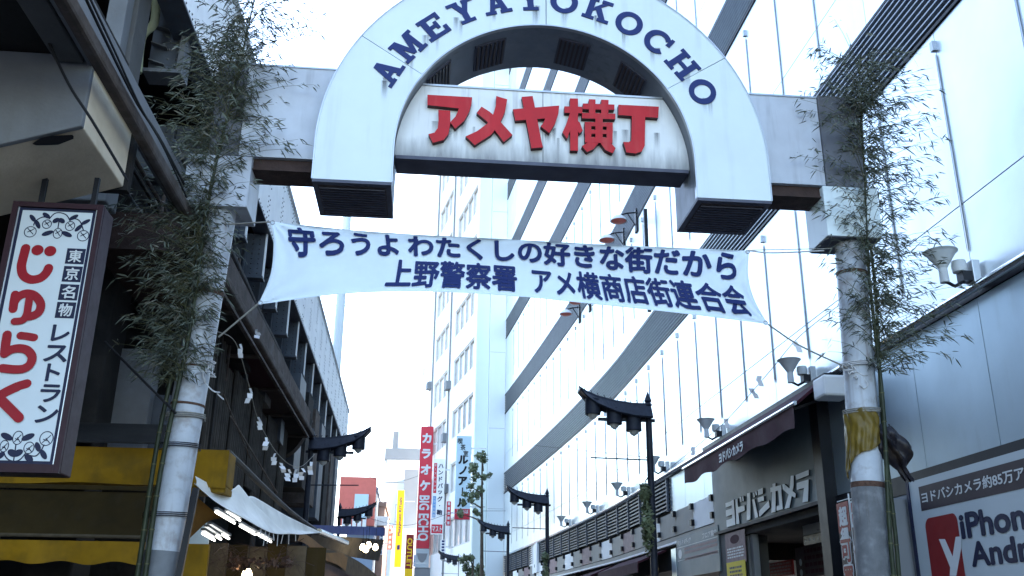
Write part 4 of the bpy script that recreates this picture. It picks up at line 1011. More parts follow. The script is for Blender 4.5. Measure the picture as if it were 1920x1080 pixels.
m = MB(); gstrip(m, GY, 10.62, 10.9, -9.0, -0.1); m.build('track_deck', 'concrete_dark', via)
m = MB(); gstrip(m, GY, 10.9, 11.6, -0.6, -0.5); m.build('parapet', 'girder_white', via)
# riveted cross girders under the deck, each with a pale edge strip
ys_ = [13.2, 15.4, 17.4, 19.3, 21.2, 23.1, 25.0, 27.2, 29.6, 32, 34.5, 37]
for i, y in enumerate(ys_):
    x1 = gx(y) - 0.06
    m = MB(); m.box(x1 - 2.6, x1, y, y + 0.04, 7.86, ZG0 - 0.035); b = m.build('cross_girder', 'steel_blue', via)
    m = MB(); m.box(x1, x1 + 0.03, y - 0.015, y + 0.045, 7.82, ZG0 - 0.035); m.build('edge_strip', 'girder_white', b)
    m = MB(); m.box(x1 - 2.6, x1 + 0.03, y - 0.11, y + 0.15, 7.80, 7.84); m.build('lower_flange', 'steel_blue', b)
    rr = MB()
    for j in range(9):
        for k in range(7):
            if k in (2, 5): continue
            c = np.array((x1 - 0.10 - 0.13 * k, y - 0.002, 7.93 + 0.1 * j)); rr.add([c + (0.02 * math.cos(t), 0, 0.02 * math.sin(t)) for t in (0, 1.26, 2.51, 3.77, 5.03)] + [c + (0, -0.014, 0)], [(q_, (q_ + 1) % 5, 5) for q_ in range(5)])
    rr.build('rivets', 'rivet', b, kind='stuff')
    for k in (2, 5):
        m = MB(); m.box(x1 - 0.10 - 0.13 * k - 0.015, x1 - 0.10 - 0.13 * k + 0.015, y - 0.08, y - 0.002, 7.845, ZG0 - 0.05); m.build('stiffener', 'steel_blue', b)
# concrete beam box at the near end
x1 = onY(165, 170, 7.0)[0]; zA, zB_ = onY(165, 236, 7.0)[2], onY(165, 104, 7.0)[2]
pL = onY(0, 270, 7.0); sl2 = (zA - pL[2]) / (x1 - pL[0])
m = MB(); m.prism([(x1, 7.0, zA), (x1, 7.0, zB_), (x1 - 3.5, 7.0, zB_), (x1 - 3.5, 7.0, zA - sl2 * 3.5)], (0, 0.06, 0)); m.build('bracket_face', 'concrete_pale', via, bevel=0.01)
m = MB(); m.prism([(x1 - 0.002, 7.064, zA + 0.004), (x1 - 0.002, 7.064, zB_ + 0.2), (x1 - 3.5, 7.064, zB_ + 0.2), (x1 - 3.5, 7.064, zA + 0.004 - sl2 * 3.5)], (0, 1.08, 0)); m.build('bracket_soffit', 'concrete_tan', via, bevel=0.012)
m = MB(); rh = random.Random(3); c = onZ(103, 262, zA - sl2 * 0.27)
m.add([c + (0.13 * math.cos(t) * (1 + 0.35 * rh.random()), 0.055 * math.sin(t) * (1 + 0.5 * rh.random()), -0.004 + sl2 * 0.13 * math.cos(t)) for t in [k * 0.5236 for k in range(12)]], [tuple(range(12))]); m.build('spalled_hole', 'dark_interior', via)
m = MB(); m.box(x1 - 3.5, x1 + 0.03, 8.155, 8.25, zA - 0.02, zB_ + 0.2); m.build('beam_back_lip', 'concrete_dark', via)
# rusty longitudinal beam and the slabs over the near span
m = MB(); m.box(-2.76, -2.65, 3.0, 24, 5.72, 5.86); m.build('edge_pipe_beam', 'rusty_beam', via, bevel=0.03)
m = MB(); m.box(-2.9, -2.805, 3.0, 12, 5.9, 6.3); m.build('slab_edge', 'concrete_pale', via, bevel=0.01)
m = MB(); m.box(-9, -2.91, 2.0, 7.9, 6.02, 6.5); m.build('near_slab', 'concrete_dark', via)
m = MB(); m.box(-3.15, -2.92, 2.0, 6.98, 5.90, 6.018); m.build('slab_haunch', 'concrete', via, bevel=0.02)
for xa, xb, Y, zlo, mt in ((205, 240, 9.4, 6.3, 'concrete_pale'), (243, 262, 9.6, 6.3, 'concrete')):
    a, b = onY(xa, 0, Y)[0], onY(xb, 0, Y)[0]
    m = MB(); m.box(a, b, Y, Y + 0.4, zlo, 10.6); m.build('concrete_column', mt, via, bevel=0.01)
m = MB(); m.box(-6.6, -5.6, 9.3, 10.2, 0, 10.6); m.build('pier', 'concrete', via, bevel=0.02)
m = MB(); m.box(-5.2, onY(262, 0, 10.4)[0], 10.4, 10.8, 6.2, 8.0); m.build('crosshead', 'concrete_pale', via, bevel=0.02)
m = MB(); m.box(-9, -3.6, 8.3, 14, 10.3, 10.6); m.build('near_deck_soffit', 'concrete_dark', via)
# bolted bearing frame
Yf = 10.9; a, b = onY(288, 60, Yf), onY(346, 60, Yf); zb0 = onY(300, 138, Yf)[2]
m = MB(); m.box(a[0], b[0], Yf, Yf + 0.05, zb0, 9.4); fr = m.build('bearing_frame', 'steel_blue', via)
m = MB(); m.box(b[0] + 0.002, b[0] + 0.07, Yf - 0.12, Yf + 0.2, zb0, 9.4); m.box(a[0] - 0.02, b[0] + 0.07, Yf - 0.13, Yf + 0.2, zb0 - 0.05, zb0 - 0.002); m.build('frame_flange', 'concrete_pale', fr)
for j in range(3):
    z = zb0 + 0.14 + 0.26 * j
    m = MB(); m.prism([(a[0] + 0.02, Yf - 0.002, z), (a[0] + 0.22, Yf - 0.002, z - 0.06), (a[0] + 0.22, Yf - 0.1, z - 0.06), (a[0] + 0.02, Yf - 0.1, z)], (0, 0, 0.015)); m.build('gusset', 'concrete_pale', fr)
rr = MB()
for j in range(9):
    for x in (b[0] - 0.05, b[0] - 0.16):
        c = np.array((x, Yf - 0.002, zb0 + 0.08 + 0.14 * j)); rr.add([c + (0.022 * math.cos(t), 0, 0.022 * math.sin(t)) for t in (0, 1.26, 2.51, 3.77, 5.03)] + [c + (0, -0.02, 0)], [(q_, (q_ + 1) % 5, 5) for q_ in range(5)])
rr.build('bolts', 'concrete_pale', fr, kind='stuff')
m = MB(); P = [tuple(onY(*p, 10.6)) for p in ((258, 136), (266, 70), (290, 40), (292, -30))]
m.tube([interp(P, t / 16) for t in range(17)], 0.055, 10); m.build('drain_pipe', 'pipe_green', via, smooth=True)
# walkway box under the cross girders: maroon and brown soffit panels with grey joints
def wk(px, py): return onZ(px, py, 6.05)
edge = [(478, 610), (520, 665), (556, 715), (600, 775), (640, 832)]
for i in range(5):
    y0, y1 = 11.4 + 2.5 * i, 11.4 + 2.5 * i + 2.34
    m = MB(); m.box(-4.3, -3.02, y0, y1, 6.0, 6.5); m.build('soffit_panel', ('rust_brown', 'concrete_dark', 'maroon', 'rust_brown', 'concrete_dark')[i], via)
    m = MB(); m.box(-4.32, -2.98, y1, y1 + 0.158, 5.96, 6.5); m.build('soffit_joint', 'rusty_beam', via)
m = MB(); m.box(-3.015, -2.95, 11.4, 23.9, 5.98, 6.62); m.build('walkway_edge', 'rusty_beam', via)
m = MB()
m.prism([(-4.3 + 1.35 * t, 23.95, 6.5 - 1.0 * math.sin(math.pi * t) ** 0.6) for t in [k / 16 for k in range(17)]] + [(-2.95, 23.95, 6.6), (-4.3, 23.95, 6.6)], (0, 0.4, 0)); m.build('round_end', 'concrete_dark', via)
# supports and interior below
for y in (12.6, 18.5, 25.0, 31.5, 38.0):
    m = MB(); m.box(-4.9, -4.3, y, y + 0.7, 0, 7.8); m.build('pier', 'concrete_dark', via, bevel=0.03)
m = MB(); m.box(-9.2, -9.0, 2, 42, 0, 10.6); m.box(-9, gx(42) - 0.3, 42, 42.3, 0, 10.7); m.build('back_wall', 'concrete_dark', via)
m = MB(); m.box(-9, gx(38) - 0.4, 38.8, 41.9, 0, 8.7); m.build('end_block', 'steel_blue', via)
for i in range(7):
    y = 24.5 + 2.2 * i
    m = MB(); m.box(-5.0, gx(y) - 0.05, y, y + 1.2, 5.3 - 0.18 * i, 7.78); m.build('shop_upper_wall', ('steel_blue', 'concrete_dark', 'rusty_beam')[i % 3], via)
for p0, p1, r in ((onY(70, -40, 6.2), onY(250, 345, 8.6), 0.016), ):
    pass
# clutter fixed under the deck: conduits, hangers and drain pipes
rr = random.Random(21)
for i in range(9):
    x = -3.35 - 0.13 * i - rr.uniform(0, 0.05); z = 7.72 - rr.uniform(0.0, 0.5); r = rr.choice((0.02, 0.03, 0.045))
    m = MB(); m.tube([(x + gx(y) + 3.2, y, z + 0.03 * math.sin(y * 1.3 + i)) for y in [11.5 + 1.2 * k for k in range(22)]], r, 8); m.build('conduit', rr.choice(('rusty_beam', 'steel_blue', 'concrete', 'cable')), via, smooth=True)
for i in range(26):
    y = 12.2 + 0.95 * i + rr.uniform(-0.3, 0.3); x = gx(y) - 0.12 - rr.uniform(0, 0.5); z1_ = rr.uniform(7.0, 7.8); z0_ = z1_ - rr.uniform(0.5, 2.2)
    m = MB(); m.tube([(x, y, z0_), (x + rr.uniform(-0.05, 0.05), y, (z0_ + z1_) / 2), (x, y, z1_)], rr.choice((0.012, 0.03, 0.05)), 7); m.build('drain_pipe', rr.choice(('rusty_beam', 'steel_blue', 'concrete_dark')), via, smooth=True)
for i in range(8):
    y = 13 + 3.0 * i; m = MB(); m.bar((gx(y) - 0.3, y, 7.7), (gx(y) - 0.15, y + 1.6, 6.4), 0.06, 0.06); m.build('brace', 'rusty_beam', via)
for i in range(6):
    y = 16.5 + 2.6 * i; m = MB(); m.box(gx(y) - 0.35, gx(y) - 0.05, y, y + rr.uniform(0.3, 0.8), 5.0 + rr.uniform(0, 1.2), 6.6 + rr.uniform(0, 0.6)); m.build('service_box', rr.choice(('steel_blue', 'concrete', 'concrete_dark')), via, bevel=0.01)
def cable(pts, r, lab, sag=0.0):
    P = [interp([tuple(p) for p in pts], t / 30) for t in range(31)]
    m = MB(); m.tube(P, r, 6); return tag(m.build('cable', 'cable', smooth=True), lab, 'cable')
cable([onY(45, -30, 6.6), onY(90, 75, 6.7), onY(130, 160, 6.8), onY(175, 230, 6.9), onY(240, 340, 7.2)], 0.012, 'black cable looping down across the pale concrete beam face')
cable([onY(148, -30, 5.9), onY(200, 80, 6.6), onY(255, 190, 7.4), onY(300, 260, 8.2), onY(345, 345, 9.2)], 0.013, 'black cable running along the rusty beam, upper of two')
cable([onY(156, -30, 5.9), onY(210, 85, 6.6), onY(262, 198, 7.4), onY(306, 275, 8.2), onY(350, 370, 9.2)], 0.010, 'thinner black cable running along the rusty beam, lower of two')
cable([onY(196, 640, 9.0), onY(260, 705, 9.4), onY(330, 775, 9.7)], 0.012, 'dark cable slanting from behind the restaurant sign to the post')

# ------------------------------------------------------------------ hanging restaurant sign
YS_ = 7.55
SP = Plane((0, YS_, 0), (1, 0, 0))
rs = thing('restaurant_sign', 'tall hanging box sign with red hiragana and flower emblems in a maroon frame', 'sign', (onY(110, 640, YS_)[0], YS_, 2.6))
tl, tr, br = SP.px(27, 378), SP.px(196, 386), SP.px(116, 888)
sx0, sx1, sz0, sz1 = tl[0], tr[0], br[1], tr[1]
m = MB(); m.box(sx0, sx1, YS_ + 0.012, YS_ + 0.26, sz0, sz1); m.build('sign_box', 'sign_frame', rs, bevel=0.012)
fb = 0.045
m = MB(); m.box(sx0, sx0 + fb, YS_ - 0.02, YS_ + 0.01, sz0, sz1); m.box(sx1 - fb, sx1, YS_ - 0.02, YS_ + 0.01, sz0, sz1); m.box(sx0 + fb + 0.001, sx1 - fb - 0.001, YS_ - 0.02, YS_ + 0.01, sz1 - fb, sz1); m.box(sx0 + fb + 0.001, sx1 - fb - 0.001, YS_ - 0.02, YS_ + 0.01, sz0, sz0 + fb + 0.02); m.build('frame', 'sign_frame', rs)
m = MB(); a, b = sx0 + fb, sx1 - fb; c, d = sz0 + fb + 0.02, sz1 - fb
for q_ in ((a + 0.002, a + 0.012, c, d), (b - 0.012, b - 0.002, c, d)): m.box(q_[0], q_[1], YS_ - 0.008, YS_ + 0.008, q_[2], q_[3])
m.build('metal_bead', 'metal_trim', rs)
m = MB(); m.box(a + 0.013, b - 0.013, YS_ + 0.0, YS_ + 0.009, c + 0.003, d - 0.003); face = m.build('navy_border', 'sign_navy', rs)
m = MB(); m.box(a + 0.038, b - 0.038, YS_ - 0.004, YS_ - 0.001, c + 0.025, d - 0.028); face = m.build('face', 'sign_white', rs)
SF = Plane((0, YS_ - 0.004, 0), (1, 0, 0))
def u1(x, y): return SF.px(x / 3.723, 370 + y / 3.723)
def u2(x, y): return SF.px(x / 3.723, 620 + y / 3.723)
sc = (SF.px(110, 600)[1] - SF.px(110, 610)[1]) / 10 / 3.723      # metres a crop pixel
def smooth(P, n=5):
    return [interp(P, t / (n * (len(P) - 1))) for t in range(n * (len(P) - 1) + 1)]
hira = {'hiragana_ji': [(u1, [(180, 355), (158, 440), (150, 490), (165, 545), (215, 574), (280, 565), (322, 530), (340, 495)], 31)],
        'hiragana_yu': [(u1, [(107, 680), (98, 730), (92, 780)], 29), (u1, [(100, 735), (130, 694), (190, 672), (248, 690), (286, 745), (274, 800), (232, 828), (196, 834)], 29), (u1, [(212, 676), (200, 760), (188, 822), (160, 860), (105, 868)], 25)],
        'hiragana_ra': [(u2, [(145, 35), (190, 40), (238, 49)], 27), (u2, [(52, 30), (42, 90), (34, 162)], 30), (u2, [(38, 160), (80, 135), (140, 125), (195, 140), (227, 185), (212, 238), (165, 268), (100, 272), (20, 264)], 29)],
        'hiragana_ku': [(u2, [(188, 370), (135, 385), (110, 400)], 30), (u2, [(120, 392), (50, 425), (-15, 462)], 31), (u2, [(-15, 462), (60, 535), (135, 610)], 32)]}
for nm, st in hira.items():
    m = MB()
    for i, (fn, P, r) in enumerate(st):
        Q = [fn(*p) for p in P]; Q = smooth(Q) if len(Q) > 3 else Q
        m.stroke(SF, Q, r * sc, 0.002 + 0.0035 * i)
    if nm == 'hiragana_ji':
        for x, y in ((263, 369), (352, 376)): a_, b_ = u1(x, y); m.disc(SF, a_, b_, 40 * sc, 38 * sc, 0.004, 24)
    m.build(nm, 'sign_red', face)
fs = lambda a, b, l: SF.pt(a, b, l)
for i, (ch, (x, y)) in enumerate(zip('東京名物', ((527, 412), (505, 536), (480, 663), (458, 788)))):
    ca, cb = u1(x, y); hw, hh = 62 * sc, 57 * sc
    m = MB(); m.rect(SF, ca - hw, ca + hw, cb - hh, cb + hh, 0.001, 0.001); o = m.build('character_box', 'sign_navy', face)
    m = MB(); m.text(fs, ch, ca - hw * 0.68, ca + hw * 0.68, cb - hh * 0.76, cb + hh * 0.76, 0.022, 0.005); m.build('box_character', 'text_white', o)
for ch, (x, y), fn, (ww, hh) in (('レ', (425, 948), u1, (108, 108)), ('ス', (392, 160), u2, (142, 108)), ('ト', (372, 292), u2, (80, 112)), ('ラ', (352, 438), u2, (120, 112)), ('ン', (328, 584), u2, (130, 108))):
    ca, cb = fn(x, y); m = MB(); m.text(fs, ch, ca - ww / 2 * sc, ca + ww / 2 * sc, cb - hh / 2 * sc, cb + hh / 2 * sc, 0.03, 0.003); m.build('katakana', 'sign_navy', face)
def emblem(fn, circles, leaves, arcs, flip):
    m = MB(); k = 0
    for x, y, r1, r2 in circles:
        a_, b_ = fn(x, y); m.ring(SF, a_, b_, r1 * sc, r2 * sc, 6 * sc, 0.002 + 0.0002 * k); k += 1
        for dx, dy, ex, ey in ((-0.5, 0.6 * flip, 0.55, -0.45 * flip), (-0.1, 0.05, 0.55, 0.6 * flip), (-0.45, -0.1, 0.1, 0.3 * flip)):
            m.stroke(SF, [(a_ + dx * r1 * sc, b_ + dy * r2 * sc), (a_ + ex * r1 * sc, b_ + ey * r2 * sc)], 3 * sc, 0.0022, 6, False)
    for x, y, r1, r2, rot in leaves:
        a_, b_ = fn(x, y); m.disc(SF, a_, b_, r1 * sc, r2 * sc, 0.003 + 0.0001 * k, 16, rot); k += 1
    for P in arcs: m.stroke(SF, smooth([fn(*p) for p in P]) if len(P) > 2 else [fn(*p) for p in P], 4 * sc, 0.0015, 6)
    m.build('flower_emblem', 'sign_navy', face)
emblem(u1, [(212, 241, 42, 42), (328, 188, 33, 35), (403, 252, 32, 40), (490, 201, 34, 37), (581, 269, 41, 42)],
       [(230, 147, 34, 15, -0.85), (264, 190, 36, 15, -1.05), (325, 128, 32, 16, -0.6), (516, 141, 34, 15, 0.6), (598, 174, 36, 14, 0.6), (550, 215, 34, 15, 0.9), (333, 251, 40, 17, 0.4), (467, 258, 40, 17, -0.4), (393, 162, 26, 17, 0.6), (432, 164, 26, 17, -0.6)],
       [[(235, 195), (250, 165), (300, 138), (345, 145)], [(345, 150), (380, 115), (420, 108), (465, 125), (490, 165)], [(412, 170), (405, 215)], [(490, 160), (525, 150), (560, 170), (582, 228)]], 1)
emblem(u2, [(125, 748, 34, 46), (203, 818, 34, 40), (325, 753, 44, 48), (30, 806, 29, 40)],
       [(48, 740, 42, 20, -0.45), (197, 743, 42, 20, 0.45), (88, 855, 34, 22, -0.5), (125, 855, 34, 22, 0.5), (265, 812, 34, 17, -1.1), (305, 865, 36, 17, -0.95), (202, 890, 34, 20, -0.7), (5, 872, 30, 18, 0.8)],
       [[(25, 850), (50, 893), (95, 912), (140, 900), (180, 855)], [(95, 910), (112, 795)], [(205, 870), (250, 875), (285, 840), (308, 798)]], -1)
for xh in (sx0 + 0.15, sx1 - 0.15):
    m = MB(); m.bar((xh, YS_ + 0.15, sz1), (xh, YS_ + 0.15, sz1 + 0.32), 0.04, 0.04); m.build('hanger', 'black_paint', rs)

# ------------------------------------------------------------------ yellow shop front under the viaduct, facing the camera
ysf = thing('yellow_shop_front', 'yellow boarded shop front with a brown roller awning under the viaduct', 'shop front', (-4.5, 11.6, 0))
YF = 11.5
def zY(y): return onY(300, y, YF)[2]
xe = onY(424, 900, YF)[0]
m = MB(); m.box(-8.5, xe, YF, YF + 0.45, zY(908), zY(842)); m.build('fascia_board', 'yellow_board', ysf, bevel=0.015)
def sheetf(u, v):      # yellow sheeting sagging over the board
    x = -8.5 + (xe + 8.5 + 0.004) * u; k = math.sin(x * 2.1) + 0.6 * math.sin(x * 5.3 + 1)
    return (x, YF - 0.012 - 0.018 * (1 + math.sin(x * 3.7 + 3 * v)) * math.sin(math.pi * v), zY(842) + 0.006 - (zY(842) - zY(908) + 0.02 + 0.012 * k) * v)
m = MB(); m.grid(sheetf, 160, 8); m.build('yellow_sheeting', 'yellow_board', ysf, smooth=True)
m = MB(); m.box(xe - 0.5, xe + 0.001, YF + 0.02, YF + 0.43, zY(921), zY(909)); m.build('fascia_return', 'yellow_board', ysf, bevel=0.01)
m = MB(); m.prism([(-8.5, YF - 0.15, zY(838) + 0.004), (xe - 0.55, YF - 0.15, zY(838) + 0.004), (xe - 0.9, YF + 0.9, zY(838) + 0.42), (-8.5, YF + 0.9, zY(838) + 0.42)], (0, 0.0, 0.02)); m.build('roof_sheet', 'concrete_dark', ysf)
m = MB(); m.box(-8.5, -2.9, YF - 0.02, YF + 0.02, zY(921), zY(913)); m.build('dark_slot', 'brown_awning', ysf)
def awnf(u, v):
    x = -8.5 + 5.6 * u; s_ = math.sin(math.pi * v)
    return (x, YF + 0.02 - 0.30 * v + 0.03 * s_ * math.sin(x * 3.1), zY(924) + (zY(1003) - 0.03 - zY(924)) * v - 0.05 * s_ * (1 + 0.5 * math.sin(x * 4.0)))
m = MB(); m.grid(awnf, 90, 10); m.build('awning_cloth', 'brown_awning', ysf, smooth=True)
m = MB(); m.tube([(-8.5, YF - 0.27, zY(1006) - 0.03), (-2.9, YF - 0.27, zY(1006) - 0.03)], 0.022, 8); m.build('awning_bar', 'wood_old', ysf)
m = MB(); m.grid(lambda u, v: (-8.5 + 5.6 * u, YF - 0.28 - 0.022 * math.sin(34 * u + 2 * math.sin(9 * u)) * (0.3 + v), zY(1010) - 0.06 - (zY(1010) - zY(1050) + 0.02 * math.sin(60 * u)) * v), 160, 4); m.build('valance', 'yellow_board', ysf, smooth=True)
m = MB(); m.box(-2.88, xe - 0.12, YF + 0.05, YF + 0.12, zY(1090), zY(1018)); m.build('side_board', 'yellow_board', ysf)
m = MB(); m.box(-2.95, -2.86, YF - 0.1, YF + 0.0, 0, zY(925)); m.build('corner_post', 'black_paint', ysf)
m = MB(); m.box(-8.5, -5.3, YF + 1.2, YF + 1.3, 0, 3.2); m.build('shop_wall', 'grey_wall', ysf)
m = MB(); m.box(-8.5, -3.3, 14.8, 14.9, 0, 5.9); m.build('shop_back_wall', 'concrete_dark', ysf)
# things seen above the yellow board
for x0, x1, Y, z0, z1, mm in ((205, 285, 13.2, 3.4, 5.2, 'concrete_pale'), (160, 200, 13.0, 3.4, 5.8, 'concrete_dark'), (290, 330, 13.4, 3.4, 4.6, 'steel_blue')):
    a, b = onY(x0, 720, Y)[0], onY(x1, 720, Y)[0]
    m = MB(); m.box(a, b, Y, Y + 0.3, z0, z1); m.build('rear_column', mm, ysf, bevel=0.01)

# ------------------------------------------------------------------ stalls along the street
tp = thing('tarpaulin', 'off-white tarpaulin stretched as a sloping stall roof behind the post', 'tarpaulin', onY(480, 950, 13.0))
T0 = [(366, 893), (388, 905), (410, 918), (434, 917), (455, 920), (484, 936), (537, 967), (599, 997)]      # upper edge
T1 = [(364, 906), (386, 926), (410, 945), (460, 974), (494, 993), (518, 1001), (552, 1001), (602, 999)]      # lower edge
D0 = [11.3, 11.5, 11.75, 12.1, 12.5, 13.1, 14.3, 16.2]; D1 = [11.0, 11.1, 11.25, 11.7, 12.3, 13.0, 14.2, 16.1]
def tarpf(u, v):
    a = interp([(p[0], p[1], d) for p, d in zip(T0, D0)], u); b = interp([(p[0], p[1], d) for p, d in zip(T1, D1)], u)
    x, y, d = (a[i] * (1 - v) + b[i] * v for i in range(3))
    p = onY(x, y, d); p = p + np.array((0, 0, -0.03 * math.sin(math.pi * v) + 0.06 * math.exp(-((u - 0.52 - 0.32 * v) / 0.045) ** 2) * (1 - v) ** 0.5 - 0.06 * math.exp(-((u - 0.60 - 0.30 * v) / 0.05) ** 2) * (1 - 0.8 * v) + 0.018 * math.sin(17 * u + 5 * v) * math.sin(3.14 * v)))
    return p + np.array((0, 0.35 * math.sin(math.pi * v) * 0.3, 0))
m = MB(); m.grid(tarpf, 110, 26); o = m.build('sheet', 'tarp_white', tp, smooth=True)
so_ = o.modifiers.new('thick', 'SOLIDIFY'); so_.thickness = 0.004
m = MB()
rr = random.Random(9)
for i in range(8):
    p = tarpf(0.55 + 0.045 * i, 1.0); m.tube([p, p + np.array((rr.uniform(-0.02, 0.02), 0, -rr.uniform(0.08, 0.2)))], 0.006, 5)
m.build('edge_ties', 'rope_white', tp, kind='stuff')
def stall_bar(pts, lab, m_='wood_old', r=0.02):
    m = MB(); m.tube([interp([tuple(p) for p in pts], t / 12) for t in range(13)] if len(pts) > 2 else pts, r, 8); return tag(m.build('stall_pole', m_, smooth=True), lab, 'pole')
stall_bar([onY(428, 848, 11.9), onY(545, 960, 16.0), onY(610, 1005, 19.5)], 'long pale pole sloping down above the tarpaulin', 'concrete', 0.04)
stall_bar([onY(432, 780, 12.0), onY(520, 925, 15.0)], 'thin slanting wire stay above the tarpaulin', 'rusty_beam', 0.012)
stall_bar([onY(418, 738, 11.6), onY(470, 860, 13.5)], 'thin dark stay behind the paper streamers', 'rusty_beam', 0.012)
# corrugated hanging screen
cs = thing('corrugated_screen', 'rusty corrugated sheets hanging below the viaduct behind the streamers', 'screen', (-3.6, 17.5, 3.8))
for i in range(9):
    ya, yb = 14.4 + 0.95 * i, 14.4 + 0.95 * i + 0.93
    def cor(u, v, ya=ya, yb=yb, i=i):
        y = ya + (yb - ya) * u; return (-3.35 - 0.035 * math.sin(u * 6 * 2 * math.pi) - 0.05 * (i % 2), y, 4.0 + 1.9 * v - 0.08 * ((i * 7) % 4))
    m = MB(); m.grid(cor, 36, 1); m.build('corrugated_sheet', 'corrugate', cs, smooth=True)
# orange side awning near the post and the second one further along
oa = thing('orange_awning', 'orange brown cloth hanging in shade below the tarpaulin by the post', 'awning', onY(375, 980, 11.3))
m = MB(); m.grid(lambda u, v: onY(364 + 52 * u - 30 * v * (1 - 0.2 * u), 915 + 60 * v + (12 + 45 * u) * (1 - v) + 55 * v * (1 - u), 11.2 + 0.6 * u + 0.05 * math.sin(5 * u)), 10, 10); m.build('cloth', 'tarp_orange', oa, smooth=True)
ob = thing('stall_awning', 'ochre stall awning sloping down past the end of the tarpaulin', 'awning', onY(610, 1020, 17))
m = MB(); m.grid(lambda u, v: onY(562 + 90 * u - 4 * v, 1000 + 46 * u + (14 + 12 * u) * v, 15.5 + 5 * u - 0.7 * v) + np.array((0, 0, 0.03 * math.sin(9 * u))), 16, 5); m.build('cloth', 'tarp_orange', ob, smooth=True)
m = MB(); m.tube([onY(598, 996, 16.2), onY(650, 1018, 19)], 0.05, 8); m.build('rolled_edge', 'chrome', ob, smooth=True)
m = MB(); m.grid(lambda u, v: onY(610 + 98 * u, 1030 + 10 * u + 40 * u * u + (26 + 20 * u) * v, 18 + 6 * u), 14, 4); m.build('side_cloth', 'wood_old', ob, smooth=True)
m = MB(); m.grid(lambda u, v: onY(590 + 80 * u, 1040 + 22 * u + 40 * v, 18.6 + 4 * u), 10, 4); m.build('rear_cloth', 'brick_brown', ob, smooth=True)
bt_ = thing('blue_sheet', 'dark blue sheet edging a stall roof below the street lamp', 'sheet', onY(650, 992, 24))
m = MB(); m.grid(lambda u, v: onY(585 + 137 * u, 984 + 5 * u + 16 * v, 22 + 6 * u), 8, 2); m.build('cloth', 'blue_tarp', bt_)
dk = thing('stall_roof', 'dark stall roof with a drooping edge beyond the tarpaulin', 'roof', onY(650, 1010, 25))
m = MB(); m.grid(lambda u, v: onY(585 + 135 * u - 10 * v, 1002 + 10 * u + (30 + 10 * u) * v, 23 + 6 * u), 8, 3); m.build('cloth', 'corrugate', dk)
# strip lights in the stall, lit
lit = [((404, 960), (440, 981), 14.0), ((424, 962), (450, 976), 15.0), ((450, 986), (478, 1002), 14.6), ((392, 988), (429, 1010), 12.8), ((386, 993), (414, 1011), 12.5), ((380, 1000), (402, 1013), 12.2), ((483, 1002), (508, 1016), 15.2)]
pos_l = ['upper row nearest the post', 'upper row, behind the front tube', 'middle of the upper row under the tarpaulin', 'lower row, nearest the street', 'lower row, behind its neighbour', 'lowest one by the post', 'upper row, last toward the street']
for (pa, pb, Y), pn in zip(lit, pos_l):
    a, b = onY(*pa, Y), onY(*pb, Y + 1.0)
    t = thing('strip_light', 'lit fluorescent tube in the stall, ' + pn, 'light', (a + b) / 2, 'strip lights in the stall')
    m = MB(); m.tube([a, b], 0.015, 8); m.build('tube', 'tube_light', t)
    m = MB(); m.bar(a + (0, 0, 0.05), b + (0, 0, 0.05), 0.06, 0.03); m.build('fitting', 'grey_wall', t)
for i, ((x, y), Y, lab) in enumerate((((686, 1030), 26, 'warm bulb cluster, lowest lamp under the far stall roof'), ((691, 1022), 26.4, 'warm bulb, top left under the far stall roof'), ((704, 1026), 26.8, 'warm bulb, nearest the street under the far stall roof'), ((463, 1078), 14.0, 'warm bulb low in the stall near the bottom edge'), ((680, 1026), 25.8, 'warm bulb, leftmost under the far stall roof'))):
    c = onY(x, y, Y); t = thing('bulb', lab, 'light', c, 'warm bulbs over the stalls')
    m = MB(); m.lathe([(0, -0.09), (0.06, -0.06), (0.075, 0), (0.05, 0.06), (0.025, 0.09), (0.0, 0.1)], c, 12); m.build('globe', 'bulb_warm', t, smooth=True)
    m = MB(); m.lathe([(0.03, 0.08), (0.03, 0.15), (0, 0.15)], c, 10); m.tube([c + (0, 0, 0.14), c + (0, 0, 0.5)], 0.006, 5); m.build('socket', 'black_paint', t)
# stall back: boards, dry branches decoration, shelves
sb = thing('stall_partition', 'brown stall partition of old boards behind the hanging branches', 'partition', (-3.2, 14.3, 2.0))
for i in range(6):
    a, b = onY(390 + 37 * i, 1040, 14.7), onY(390 + 37 * i + 36, 1040, 14.7)
    m = MB(); m.box(a[0], b[0], 14.7, 14.74, 0.3, onY(400, 1018, 14.7)[2] - 0.02 * (i % 3)); m.build('board', ('wood_old', 'brown_awning')[i % 2], sb)
m = MB(); m.box(onY(375, 1040, 14.72)[0] - 0.6, onY(388, 1040, 14.72)[0], 14.7, 14.74, 1.0, 3.0); m.build('board', 'blue_pale_sign', sb)
br_ = MB(); rr = random.Random(4)
for i in range(90):
    p = onY(rr.uniform(395, 560), rr.uniform(1030, 1066), rr.uniform(13.2, 14.0)); v = np.array((rr.gauss(0, 0.16), rr.gauss(0, 0.1), rr.gauss(0.0, 0.1)))
    br_.tube([p, p + v * 0.5 + (0, 0, 0.03), p + v * 1.3], 0.003, 4, cap=False)
dn = thing('dry_garland', 'tangle of dry brown twigs hung along the stall front', 'garland', onY(480, 1050, 13.6)); br_.build('twigs', 'rust_brown', dn, kind='stuff')
lv = MB()
for i in range(160):
    p = onY(rr.uniform(430, 545), rr.gauss(1055, 6), rr.uniform(13.2, 14.0)); a = np.array((rr.gauss(0, 0.03), rr.gauss(0, 0.03), rr.gauss(0, 0.03))); b = np.array((rr.gauss(0, 0.02), rr.gauss(0, 0.02), rr.gauss(0, 0.02)))
    lv.add([p - a, p + b, p + a, p - b], [(0, 1, 2, 3)])
